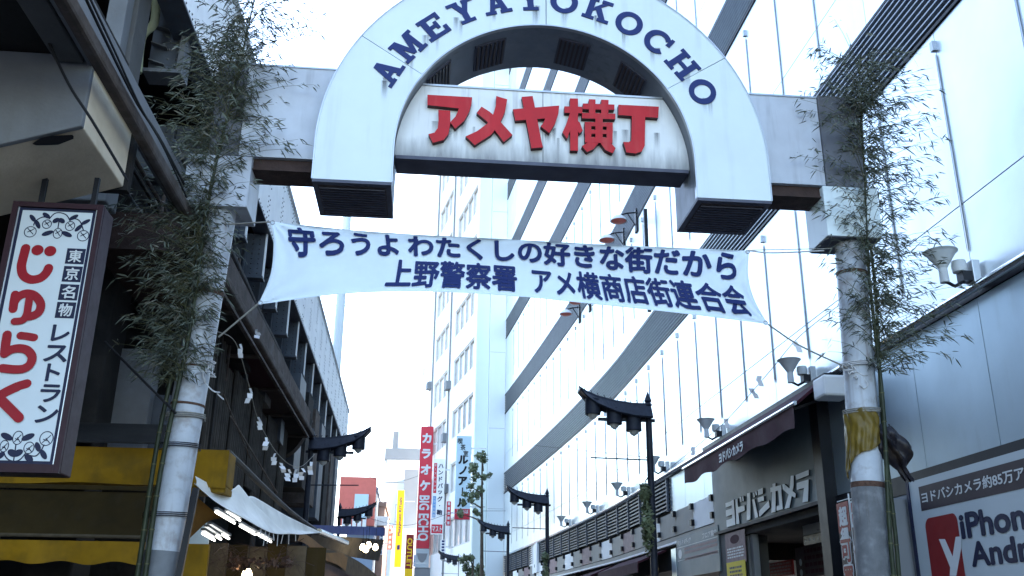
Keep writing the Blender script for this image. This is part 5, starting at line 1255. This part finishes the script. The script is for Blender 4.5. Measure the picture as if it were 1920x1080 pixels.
lv.build('dry_leaves', 'rust_band', dn, kind='stuff')
# string of folded paper streamers
st = thing('paper_streamers', 'straw string with white folded paper streamers looping below the viaduct', 'streamers', onY(480, 760, 11))
SQ = [(400, 620, 10.1), (440, 640, 10.4), (465, 715, 11.0), (480, 775, 11.6), (498, 815, 12.2), (520, 850, 13.0), (545, 872, 13.8), (566, 874, 14.4), (590, 852, 15.4)]
SQ3 = [tuple(onY(*p)) for p in SQ]
m = MB(); m.tube([interp(SQ3, t / 80) for t in range(81)], 0.005, 5); m.build('string', 'rope', st)
for i, (x, y, Y, ln) in enumerate(((449, 645, 10.5, 26), (470, 728, 11.0, 28), (482, 782, 11.6, 24), (500, 820, 12.2, 24), (517, 850, 12.9, 22), (526, 868, 13.2, 18), (540, 880, 13.8, 22), (556, 880, 14.2, 24), (568, 878, 14.5, 22), (584, 866, 15.2, 24), (480, 618, 10.9, 16))):
    rr = random.Random(i); w_ = 0.030 * Y / 11; P = []
    m = MB(); x_ = x + rr.uniform(-2, 2)
    for j in range(3):
        p = onY(x_, y + ln * j / 3, Y); p2 = onY(x_ + rr.uniform(-4, 5), y + ln * (j + 1) / 3, Y + rr.uniform(-0.05, 0.05)); s_ = np.array((w_ * (0.5 + 0.5 * (j > 0)), 0.02 * rr.uniform(-1, 1), 0))
        m.prism([p - s_, p + s_, p2 + s_ * 0.9, p2 - s_ * 0.9], (0.0, 0.002, 0.0)); x_ += rr.uniform(-3, 3)
    m.build('paper', 'paper', st)
st2 = thing('paper_streamers', 'thin string with a few pale paper streamers sagging in front of the metal facade', 'streamers', onY(1450, 720, 11))
SQ3 = [tuple(onY(*p)) for p in ((1590, 560, 10.0), (1500, 630, 10.8), (1440, 700, 11.8), (1360, 790, 13.6), (1290, 850, 16.0), (1235, 895, 17.9))]
m = MB(); m.tube([interp(SQ3, t / 60) for t in range(61)], 0.005, 5); m.build('string', 'rope', st2)
for i, (x, y, Y) in enumerate(((1490, 640, 10.9), (1424, 705, 12.0), (1408, 728, 12.4), (1362, 785, 13.6), (1300, 838, 15.5))):
    p = onY(x, y, Y); m = MB(); w_ = 0.035; rr = random.Random(i)
    for j in range(2):
        q_ = p + np.array((rr.uniform(-0.03, 0.03), 0, -0.07)); m.prism([p - (w_, 0, 0), p + (w_, 0, 0), q_ + np.array((w_, 0, 0)), q_ - (w_, 0, 0)], (0, 0.002, 0)); p = q_ + np.array((0.02, 0, 0))
    m.build('paper', 'paper', st2)

# ------------------------------------------------------------------ unseen block added behind the railway to dim reflections in the store panels
bh = thing('added_rear_building', 'unseen grey building added behind the railway viaduct to dim the facade reflections', 'building', (-20, 18, 0))
m = MB(); m.box(-34, -12.5, -14, 38, 0, 21); m.build('wall', 'grey_wall', bh)
m = MB(); m.box(-34.2, -12.3, -14.2, 38.2, 21.01, 21.6); m.build('parapet', 'grey_wall', bh)
for f in range(5):
    for k in range(12):
        y = -11 + 4.0 * k; z = 2.5 + 3.8 * f
        m = MB(); m.box(-12.52, -12.44, y, y + 2.6, z, z + 1.8); wn_ = m.build('window', 'window_frame', bh)
        m = MB(); m.box(-12.435, -12.42, y + 0.1, y + 2.5, z + 0.1, z + 1.7); m.build('pane', 'glass', wn_)
# ------------------------------------------------------------------ slab tower at the bend and the white office block beyond
tw = thing('slab_tower', 'narrow windowless pale tower wall at the end of the metal facade', 'building', (3.9, 59, 0))
xa, xb, xc = onY(897, 540, 58.02)[0], onY(921, 540, 58.02)[0], 4.80
m = MB(); m.box(xb, xc, 58.02, 66, 0, 46); m.build('wall_slab', 'tower_wall_pale', tw)
m = MB(); m.box(xa, xb - 0.02, 58.5, 66, 0, 46); m.build('wall_slab', 'tower_wall', tw)
for z in (8.2, 13.1, 18.0, 22.9, 27.8, 32.7, 37.6, 42.5):
    m = MB(); m.box(xb + 0.02, xc - 0.02, 58.0, 58.018, z, z + 0.02); m.build('wall_joint', 'metal_trim', tw)
wb = thing('office_block', 'white office block with ribbon windows behind the blue coffee sign', 'building', (1.5, 66, 0))
ca, sa = math.cos(math.radians(10)), math.sin(math.radians(10))
OB = np.array((xa - 0.02, 59.0, 0)); DB = np.array((-sa, ca, 0)); NB = np.array((-ca, -sa, 0))
LB = 17.0
def ob(s, z, out=0.0): return OB + DB * s + NB * out + np.array((0, 0, z))
HB = 43.5
bays = [(0.5, 7.0), (9.2, 14.5)]
zr = [4.4] + [8.35 + 3.7 * k - 0.0 for k in range(9)]
def obox2(m, s0, s1, z0, z1, o0, o1):
    m.prism([ob(s0, z0, o0), ob(s1, z0, o0), ob(s1, z0, o1), ob(s0, z0, o1)], (0, 0, z1 - z0)); return m
m = MB(); obox2(m, 0, LB, 0, HB, -10, -0.25); m.build('core', 'white_wall', wb)
for s0, s1 in ((0.0, bays[0][0]), (bays[0][1], bays[1][0]), (bays[1][1], LB)):
    m = MB(); obox2(m, s0, s1, 0, HB, -0.25, 0.0); m.build('wall_pier', 'white_wall', wb)
for s0, s1 in bays:
    prev = 0.0
    for z in zr:
        m = MB(); obox2(m, s0, s1, prev, z - 2.0, -0.25, -0.001); m.build('spandrel', 'white_wall', wb); prev = z
        n = 4 if s1 - s0 > 6 else 3
        for j in range(n):
            u0, u1_ = s0 + (s1 - s0) * j / n, s0 + (s1 - s0) * (j + 1) / n
            m = MB(); obox2(m, u0, u0 + 0.1, z - 2.0, z, -0.24, -0.06); obox2(m, u1_ - 0.1, u1_, z - 2.0, z, -0.24, -0.06); obox2(m, u0 + 0.1, u1_ - 0.1, z - 0.1, z, -0.24, -0.06); obox2(m, u0 + 0.1, u1_ - 0.1, z - 2.0, z - 1.9, -0.24, -0.06)
            wn_ = m.build('window', 'window_frame', wb)
            m = MB(); obox2(m, u0 + 0.1, u1_ - 0.1, z - 1.9, z - 0.1, -0.20, -0.18); m.build('pane', 'glass', wn_)
    m = MB(); obox2(m, s0, s1, prev, HB, -0.25, -0.001); m.build('spandrel', 'white_wall', wb)
m = MB(); obox2(m, -0.05, LB + 0.05, HB, HB + 0.5, -10, 0.2); m.build('parapet', 'white_wall', wb)
for k, z in enumerate((20.9,)):
    m = MB(); c = ob(LB + 0.1, z, 0.2); m.box(c[0] - 0.4, c[0] + 0.2, c[1], c[1] + 0.6, z, z + 0.6); m.build('air_unit', 'white_plain', wb)

# ------------------------------------------------------------------ hanging shop signs down the street
def vsign(label, x0, x1, yt, x2, x3, yb, Y, m_, name='shop_sign', th=0.35):
    tl, tr, bl = onY(x0, yt, Y), onY(x1, yt, Y), onY(x2, yb, Y)
    a0, a1 = (tl[0] + bl[0]) / 2, (tr[0] + onY(x3, yb, Y)[0]) / 2; z0, z1 = bl[2], tl[2]
    t = thing(name, label, 'sign', ((a0 + a1) / 2, Y, z0), 'hanging shop signs')
    m = MB(); m.box(a0, a1, Y, Y + th, z0, z1); o = m.build('sign_box', m_, t, bevel=0.02)
    m = MB()
    for f in (0.15, 0.85): m.box(a1, a1 + 0.9, Y + th * 0.4, Y + th * 0.6, z0 + (z1 - z0) * f, z0 + (z1 - z0) * f + 0.08)
    m.build('wall_arm', 'metal_trim', t)
    return t, o, Plane((0, Y, 0), (1, 0, 0)), a0, a1, z0, z1
t, o, pl, a0, a1, z0, z1 = vsign('tall red vertical karaoke sign with white writing', 790, 814, 799, 779, 804, 1028, 72, 'red_sign')
fn = lambda a, b, l: pl.pt(a, b, l); W = a1 - a0; ac = (a0 + a1) / 2
for k, ch in enumerate('カラオケ'):
    m = MB(); m.vtext(fn, ch, ac, z1 - 0.5 - W * 1.22 * k, W * 0.85, W * 1.22, 0.05, 0.01); m.build('katakana', 'text_white', o)
m = MB()
# roman letters run downwards, turned on their side
pr = Plane((ac, 72, z0 + 0.55), (0, 0, -1), (1, 0, 0))
lw = (z1 - z0) * 0.36
m.text(lambda a, b, l: pr.pt(a, b, l), 'BIG ECHO', -lw, 0, -W * 0.36, W * 0.36, 0.03, 0.012); m.build('lettering', 'text_white', o)
m = MB(); m.box(a0, a1 + 0.02, 72.02, 72.33, z0 - 1.35, z0 - 0.02); o2 = m.build('lower_box', 'bill_white', t)
m = MB(); m.poly(pl, [(a0 + W * .1, z0 - .35), (a1 - W * .1, z0 - .35), (a1 - W * .2, z0 - .75), (ac, z0 - 1.1), (a0 + W * .2, z0 - .75)], -0.015, 0.005); m.build('crest_mark', 'grey_wall', o2)
m = MB(); m.box(a0 - 0.05, a1 + 0.3, 72.1, 72.5, 0, z0 - 1.36); m.build('support', 'grey_wall', t)
t, o, pl, a0, a1, z0, z1 = vsign('yellow vertical chemist sign with small blue writing', 745, 757, 919, 740, 753, 1063, 80, 'yellow_sign')
ac = (a0 + a1) / 2; W = a1 - a0; pr = Plane((ac, 80, z1 - 0.6), (0, 0, 1), (-1, 0, 0)); lw = (z1 - z0) * 0.5
m = MB(); m.text(lambda a, b, l: pr.pt(a, b, l), 'Matsumoto KiYoshi', -lw, 0, -W * 0.2, W * 0.22, 0.02, 0.012); m.rect(pl, ac - W * .2, ac + W * .2, z0 + (z1 - z0) * .22, z0 + (z1 - z0) * .28, 0.004, 0.006); m.build('lettering', 'print_navy', o)
t, o, pl, a0, a1, z0, z1 = vsign('dark red sign with yellow outlet letters low by the street', 762, 776, 1002, 759, 774, 1066, 68, 'bill_red')
ac = (a0 + a1) / 2; W = a1 - a0; pr = Plane((ac, 68, z1 - 0.15), (0, 0, -1), (1, 0, 0)); H = z1 - z0
m = MB(); m.text(lambda a, b, l: pr.pt(a, b, l), 'OUTLET', 0.05 * H, 0.9 * H, -W * 0.3, W * 0.3, 0.03, 0.012); m.build('lettering', 'yellow_sign', o)
m = MB(); m.box(a0, a1, 68.0, 68.34, z0 - 1.2, z0 - 0.01); m.build('yellow_foot', 'yellow_sign', t)
t, o, pl, a0, a1, z0, z1 = vsign('white vertical bag shop sign with black kana and red strip', 814, 836, 860, 806, 829, 1002, 66, 'white_plain')
fn = lambda a, b, l: pl.pt(a, b, l); W = a1 - a0; H = z1 - z0
m = MB(); m.vtext(fn, 'ハンドバッグ・鞄', a0 + W * 0.66, z1 - H * 0.06, W * 0.46, H * 0.088, 0.03, 0.012); m.build('lettering', 'sign_navy', o)
for k, (f0, f1, mm) in enumerate(((0.06, 0.46, 'red_sign'), (0.50, 0.78, 'print_blue'))):
    m = MB(); m.rect(pl, a0 + W * .08, a0 + W * .34, z1 - H * f1, z1 - H * f0, 0.003, 0.003); s_ = m.build('colour_strip', mm, o)
    m = MB(); m.vtext(fn, ('オーストリッチ', 'トラベル用品')[k], a0 + W * .21, z1 - H * f0 - 0.05, W * 0.22, H * (f1 - f0) / (7.2, 6.2)[k], 0.02, 0.012); m.build('strip_lettering', 'text_white', s_)
m = MB(); m.rect(pl, a0 + W * .05, a1 - W * .05, z0 + H * .015, z0 + H * .13, 0.003, 0.003); s_ = m.build('colour_strip', 'red_sign', o)
m = MB(); m.text(fn, 'マスト', a0 + W * .12, a1 - W * .1, z0 + H * .035, z0 + H * .11, 0.03, 0.012); m.build('strip_lettering', 'text_white', s_)
t, o, pl, a0, a1, z0, z1 = vsign('pale blue vertical coffee house sign with black brush writing', 857, 885, 817, 851, 880, 974, 57.0, 'blue_pale_sign')
fn = lambda a, b, l: pl.pt(a, b, l); W = a1 - a0; H = z1 - z0
m = MB()
for i, ch in enumerate('喫茶室'): m.text(fn, ch, a0 + W * (.08 + .2 * i), a0 + W * (.40 + .2 * i), z1 - H * (.10 + .075 * i), z1 - H * (.03 + .075 * i), 0.02, 0.012)
m.build('small_lettering', 'black_paint', o)
for k, ch in enumerate('ルノアール'):
    m = MB(); m.vtext(fn, ch, a0 + W * .48, z1 - H * (.23 + .128 * k), W * 0.66, H * 0.128, 0.055, 0.012); m.build('katakana', 'black_paint', o)
m = MB(); m.rect(pl, a0, a1, z0, z0 + H * .125, 0.003, 0.003); s_ = m.build('colour_strip', 'red_sign', o)
m = MB(); m.text(fn, '入口は', a0 + W * .08, a1 - W * .1, z0 + H * .07, z0 + H * .115, 0.03, 0.012); m.build('strip_lettering', 'text_white', s_)

# ------------------------------------------------------------------ low buildings far along
def block(label, x0, x1, yt, Y, dep, m_, yb=1110, roof=()):
    a, b, z = onY(x0, yt, Y)[0], onY(x1, yt, Y)[0], onY((x0 + x1) / 2, yt, Y)[2]
    t = thing('far_building', label, 'building', ((a + b) / 2, Y, 0))
    m = MB(); m.box(a, b, Y, Y + dep, 0, z); m.build('wall', m_, t)
    m = MB(); m.box(a - 0.1, b + 0.1, Y - 0.12, Y + dep + 0.1, z + 0.01, z + 0.35); m.build('roof_edge', m_, t)
    return t, a, b, z
t, a, b, z = block('white stepped building behind the red karaoke sign', 722, 800, 905, 92, 14, 'white_wall')
a2, b2, z2 = onY(725, 862, 94)[0], onY(790, 862, 94)[0], onY(750, 862, 94)[2]
m = MB(); m.box(a2, b2, 94, 102, z + 0.36, z2); m.build('setback_wall', 'white_wall', t)
m = MB(); m.box(a2 - 0.2, b2 + 0.4, 93.8, 102, z2 + 0.002, z2 + 1.1); m.build('roof_plant_screen', 'grey_wall', t)
m = MB(); c = onY(764, 850, 95); m.lathe([(0, 3.6), (1.0, 3.3), (1.1, 3.0), (1.1, 0), (0, 0)], (c[0], 95, z2 + 1.1), 14); m.build('water_tank', 'white_plain', t, smooth=True)
m = MB(); c = onY(743, 850, 95); m.box(c[0] - 0.4, c[0] + 0.4, 94.5, 95.3, z2 + 1.1, z2 + 2.9); m.build('vent_stack', 'grey_wall', t)
m = MB(); a3, b3, z3 = onY(759, 880, 88)[0], onY(785, 880, 88)[0], onY(770, 880, 88)[2]; m.box(a3, b3, 88, 91.9, 0, z3); m.build('grey_annex', 'grey_wall', t)
for i in range(3):
    for j in range(3):
        zc = z * (0.30 + 0.22 * j); xc_ = a + (b - a) * (0.45 + 0.2 * i)
        m = MB(); m.box(xc_ - 0.7, xc_ + 0.7, 91.95, 91.998, zc, zc + 1.7); wn_ = m.build('window', 'window_frame', t)
        m = MB(); m.box(xc_ - 0.6, xc_ + 0.6, 91.92, 91.948, zc + 0.1, zc + 1.6); m.build('pane', 'glass', wn_)
t, a, b, z = block('blue grey corner building with a salmon rooftop hoarding', 655, 706, 922, 70, 10, 'blue_grey_wall')
m = MB(); m.box(onY(637, 910, 69.5)[0], b - 0.02, 69.6, 69.9, onY(660, 985, 69.6)[2], z + 1.0); m.build('hoarding', 'salmon_sign', t)
m = MB(); xs0, xs1 = onY(664, 940, 69)[0], onY(690, 940, 69)[0]; m.box(xs0, xs1, 69.3, 69.55, onY(660, 970, 69)[2], onY(660, 925, 69)[2]); m.build('pale_face', 'blue_pale_sign', t)
for i in range(5):
    c = onY(645 + 9.5 * i, 985, 69.2); m = MB(); m.box(c[0] - 0.13, c[0] + 0.13, 69.0, 69.25, c[2] - 0.6, c[2] + 0.5); m.build('window', 'white_plain', t)
t, a, b, z = block('brown tiled low building beside the blue corner building', 707, 722, 950, 74, 10, 'brick_brown')
m = MB(); m.box(a - 0.4, b + 0.3, 73.4, 74.0, onY(715, 985, 73.4)[2], onY(715, 968, 73.4)[2]); m.build('balcony', 'white_wall', t)
t, a, b, z = block('pale building at the far end of the street', 690, 730, 968, 110, 10, 'white_wall')
t, a, b, z = block('grey low building below the yellow sign', 735, 800, 1000, 84, 6, 'white_wall')

# tall pale mast behind the viaduct
c = onY(640, 550, 44.0)
ms = thing('mast', 'tall pale tubular mast rising behind the viaduct girder', 'mast', (c[0], 44, 0))
zt_ = onY(646, 330, 44)[2]
m = MB(); m.tube([(c[0] - 0.02, 44, 0), (c[0], 44, zt_ * 0.6), (c[0], 44, zt_)], [0.27, 0.23, 0.2], 16); m.build('shaft', 'tower_wall_pale', ms, smooth=True)
zr_ = onY(640, 573, 44)[2]
m = MB(); m.tube([(c[0] - 0.9, 44, zr_), (c[0] + 0.3, 44, zr_)], 0.02, 6); m.build('step_bar', 'metal_trim', ms)

# ------------------------------------------------------------------ street lamps with little tiled roofs
def make_lamp():
    r = thing('street_lamp', '', 'street lamp', (0, 0, 0), 'tile-roofed street lamps')
    m = MB(); m.tube([(0, 0, 0.0), (0, 0, 0.6), (0, 0, 0.62), (0, 0, 5.66)], [0.11, 0.10, 0.075, 0.062], 14); m.build('post', 'lamp_iron', r, smooth=True)
    m = MB(); m.lathe([(0.05, 5.66), (0.085, 5.70), (0.05, 5.74), (0.075, 5.78), (0.012, 5.95), (0, 5.97)], (0, 0, 0), 12); m.build('finial', 'lamp_iron', r, smooth=True)
    R_ = [(0.0, 5.70), (0.25, 5.70), (0.5, 5.745), (0.75, 5.83), (0.9, 5.92), (1.0, 6.01)]; E_ = [(0.0, 5.43), (0.25, 5.45), (0.5, 5.52), (0.75, 5.66), (0.9, 5.80), (1.0, 5.96)]
    def ip(P, t):
        for (a, b), (c, d) in zip(P, P[1:]):
            if t <= c: return b + (d - b) * (t - a) / (c - a)
        return P[-1][1]
    m = MB(); N_ = 20; v = []
    for i in range(N_ + 1):
        t = i / N_; x = 0.05 - 1.42 * t; zr2, ze = ip(R_, t), ip(E_, t)
        v += [(x, -0.20, ze), (x, -0.05, zr2 - 0.02), (x, -0.035, zr2 + 0.03), (x, 0.035, zr2 + 0.03), (x, 0.05, zr2 - 0.02), (x, 0.20, ze), (x, 0.17, ze - 0.03), (x, 0, zr2 - 0.10 if zr2 - 0.10 > ze - 0.03 else ze - 0.03), (x, -0.17, ze - 0.03)]
    k = 9
    m.add(v, [(i * k + j, i * k + (j + 1) % k, (i + 1) * k + (j + 1) % k, (i + 1) * k + j) for i in range(N_) for j in range(k)] + [tuple(range(k))[::-1], tuple(N_ * k + j for j in range(k))])
    roof = m.build('tiled_roof', 'lamp_iron', r)
    for i in range(1, 11):
        t = i / 11; x = 0.05 - 1.42 * t; zr2 = ip(R_, t)
        m = MB(); m.tube([(x, 0, zr2 + 0.02), (x - 0.012, 0, zr2 + 0.075), (x - 0.03, 0, zr2 + 0.085)], 0.008, 5); m.build('ridge_spike', 'lamp_iron', roof)
    m = MB(); m.box(-1.0, 0.12, -0.03, 0.03, 5.36, 5.42); m.build('bracket_bar', 'lamp_iron', r)
    for x, zt2 in ((-1.10, 5.78), (-0.68, 5.60), (-0.30, 5.48)):
        m = MB(); m.lathe([(0, zt2), (0.15, zt2), (0.155, zt2 - 0.30), (0.14, zt2 - 0.31), (0.12, zt2 - 0.30), (0.0, zt2 - 0.26)], (x, 0, 0), 18); s = m.build('lamp_shade', 'lamp_iron', r, smooth=True)
        m = MB(); m.lathe([(0.10, zt2 - 0.29), (0.075, zt2 - 0.36), (0.02, zt2 - 0.40), (0, zt2 - 0.41)], (x, 0, 0), 14); m.build('lamp_glass', 'lamp_glass', s, smooth=True)
    m = MB(); m.tube([(0, 0, 4.62), (-1.16, 0, 4.64)], 0.014, 6); m.build('banner_bar', 'lamp_iron', r)
    return r
L0 = make_lamp()
spots = [((4.3, 17.92), 0, 'black street lamp with a curved tiled roof, nearest in front of the metal facade'),
         ((4.10, 31.96), 0.0, 'black street lamp with a curved tiled roof, second along the metal facade'),
         ((3.74, 42.7), 0.05, 'black street lamp with a curved tiled roof, third, against the pale tower wall'),
         ((2.38, 62.4), 0.17, 'black street lamp with a curved tiled roof, farthest, below the ribbon windows')]
tipL = onZ(696, 802, 6.0); tipM = onZ(706, 942, 6.0); tip5 = onZ(752, 1072, 6.0)
spots += [((tipL[0] - 1.37, tipL[1]), math.pi, 'street lamp with a curved tiled roof jutting from the viaduct side'),
          ((tipM[0] - 1.37, tipM[1]), math.pi, 'street lamp roof below the first one on the viaduct side'),
          ((tip5[0] + 1.37, tip5[1]), 0.17, 'tiny street lamp roof at the bottom edge below the outlet sign')]
for i, ((x, y), rz, lab) in enumerate(spots):
    if i == 0: L0.location = (x, y, 0); L0['label'] = lab; L0.rotation_euler = (0, 0, rz)
    else: dup(L0, (x, y, 0), rz, lab)

# ------------------------------------------------------------------ street trees and hanging plants
def leaf_clump(m, c, r, n, rr, s=0.10):
    for i in range(n):
        d = np.array((rr.gauss(0, 1), rr.gauss(0, 1), rr.gauss(0, 1))); d /= np.linalg.norm(d); p = np.array(c) + d * np.array(r) * rr.random() ** 0.45
        a = np.array((rr.gauss(0, 1), rr.gauss(0, 1), rr.gauss(0, 1))); a /= np.linalg.norm(a); b = np.cross(a, d); b /= (np.linalg.norm(b) + 1e-6); k = s * rr.uniform(0.6, 1.3)
        m.add([p - a * k, p + b * k * 0.6, p + a * k, p - b * k * 0.6], [(0, 1, 2, 3)])
def tree(label, Y, clumps, xt, seed):
    rr = random.Random(seed); p0 = onY(xt, 1080, Y); t = thing('street_tree', label, 'tree', (p0[0], Y, 0), 'street trees')
    top = onY(xt + 2, clumps[0][1], Y)
    m = MB(); P = [np.array((p0[0], Y, 0)), np.array((p0[0] + 0.05, Y, 2.5)), np.array((p0[0] - 0.02, Y, top[2] * 0.7)), np.array((top[0], Y, top[2]))]
    m.tube([interp([tuple(p) for p in P], k / 16) for k in range(17)], [0.16 - 0.13 * k / 16 for k in range(17)], 10); tr_ = m.build('trunk', 'tree_bark', t, smooth=True)
    cr = MB(); lb = MB()
    for x, y, r, n in clumps:
        c = onY(x, y, Y + rr.uniform(-0.4, 0.4)); rm = r * Y / FOC * 1.05
        zb2 = max(1.5, c[2] - rm * 1.2); b0 = np.array((p0[0], Y, min(zb2, top[2]))); lb.tube([b0, (b0 + c) / 2 + (0, 0, 0.05), c], [0.05, 0.035, 0.015], 6)
        for k in range(5):
            leaf_clump(cr, c + np.array((rr.gauss(0, rm * 0.5), rr.gauss(0, rm * 0.5), rr.gauss(0, rm * 0.5))), (rm * 0.55,) * 3, n // 5, rr, 0.09)
    lb.build('limbs', 'tree_bark', tr_, smooth=True); cr.build('crown', 'tree_leaf', t, kind='stuff')
tree('pruned street tree with sparse leaf clumps in front of the tower wall', 50.0, [(905, 866, 14, 260), (890, 882, 12, 220), (902, 892, 12, 200), (884, 914, 12, 200), (896, 924, 9, 160), (876, 940, 10, 160), (866, 965, 9, 160), (893, 960, 7, 100)], 902, 5)
tree('low leafy street tree at the bottom edge below the coffee sign', 52.0, [(880, 1046, 12, 300), (888, 1066, 14, 320), (872, 1075, 11, 240), (900, 1078, 12, 240)], 886, 6)
for i, ((x, y), z, lab) in enumerate((((4.18, 17.9), 4.2, 'bunch of green leaves hung on the nearest street lamp post'), ((4.02, 31.9), 3.9, 'bunch of green leaves hung on the second street lamp post'))):
    t = thing('hanging_plant', lab, 'plant', (x, y, z)); m = MB(); rr = random.Random(60 + i)
    leaf_clump(m, (x, y, z - 0.2), (0.12, 0.12, 0.2), 260, rr, 0.05); leaf_clump(m, (x + 0.02, y, z - 0.8), (0.12, 0.12, 0.6), 520, rr, 0.05); m.build('leaves', 'tree_leaf', t, kind='stuff')
    m = MB(); m.tube([(x, y, z), (x + 0.1, y, z + 0.15)], 0.012, 6); m.build('hook', 'black_paint', t)
# thin wires across the street
def wire(pts, lab, r=0.008):
    P = [interp([tuple(p) for p in pts], t / 20) for t in range(21)] if len(pts) > 2 else pts
    m = MB(); m.tube(P, r, 5); tag(m.build('wire', 'cable'), lab, 'wire')
wire([onY(905, 958, 42), onY(948, 958, 42.7)], 'short thin wire from the third street lamp toward the office block')
wire([onY(1000, 835, 30), onY(1210, 857, 17.9)][::-1], 'thin wire linking the banner bars of the two nearest facade-side lamps', 0.006)

# ------------------------------------------------------------------ small things that crowd the far end of the street
rr = random.Random(88)
for i, (x0, x1, yt, yb, Y, mm, lab) in enumerate(((838, 846, 940, 985, 63.5, 'red_sign', 'small red blade sign low on the office block'), (826, 836, 1012, 1040, 64.5, 'white_plain', 'small white box sign under the bag shop sign'),
        (776, 786, 1040, 1062, 76, 'print_blue', 'small blue blade sign beside the outlet sign'), (728, 737, 985, 1030, 84, 'salmon_sign', 'salmon blade sign left of the yellow chemist sign'), (712, 719, 1000, 1040, 72, 'white_plain', 'narrow white blade sign on the brown building'))):
    a, b, z1, z0 = onY(x0, yt, Y)[0], onY(x1, yt, Y)[0], onY(x0, yt, Y)[2], onY(x0, yb, Y)[2]
    t = thing('shop_sign', lab, 'sign', ((a + b) / 2, Y, z0), 'hanging shop signs')
    m = MB(); m.box(a, b, Y, Y + 0.25, z0, z1); o = m.build('sign_box', mm, t)
    m = MB(); m.box(b, b + 0.5, Y + 0.1, Y + 0.15, (z0 + z1) / 2, (z0 + z1) / 2 + 0.06); m.build('wall_arm', 'metal_trim', t)
    pl = Plane((0, Y, 0), (1, 0, 0)); m = MB(); n = 5
    for k in range(n):
        zc = z1 - (z1 - z0) * (k + 0.5) / n; m.rect(pl, a + (b - a) * 0.25, b - (b - a) * 0.25, zc - (z1 - z0) * 0.06, zc + (z1 - z0) * 0.06, 0.004, 0.004)
    m.build('small_print', 'text_white' if mm != 'white_plain' else 'print_navy', o)
wire([onY(640, 955, 40), onY(760, 985, 55), onY(850, 960, 60)], 'thin sagging wire across the far street below the karaoke sign', 0.012)
wire([onY(660, 880, 38), onY(740, 905, 60), onY(815, 880, 70)], 'thin wire from the mast side to the karaoke sign', 0.012)
for i, (s, z) in enumerate(((7.6, 10.2), (8.4, 13.9), (7.8, 17.6), (15.2, 12.1), (15.6, 19.4))):
    m = MB(); obox2(m, s, s + 0.8, z, z + 0.6, 0.003, 0.35); m.build('air_unit', 'grey_wall', wb)
m = MB(); m.tube([ob(8.2, 2, 0.08), ob(8.2, HB - 1, 0.08)], 0.06, 8); m.build('down_pipe', 'grey_wall', wb)
m = MB(); m.tube([ob(15.0, 2, 0.08), ob(15.0, HB - 1, 0.08)], 0.06, 8); m.build('down_pipe', 'grey_wall', wb)
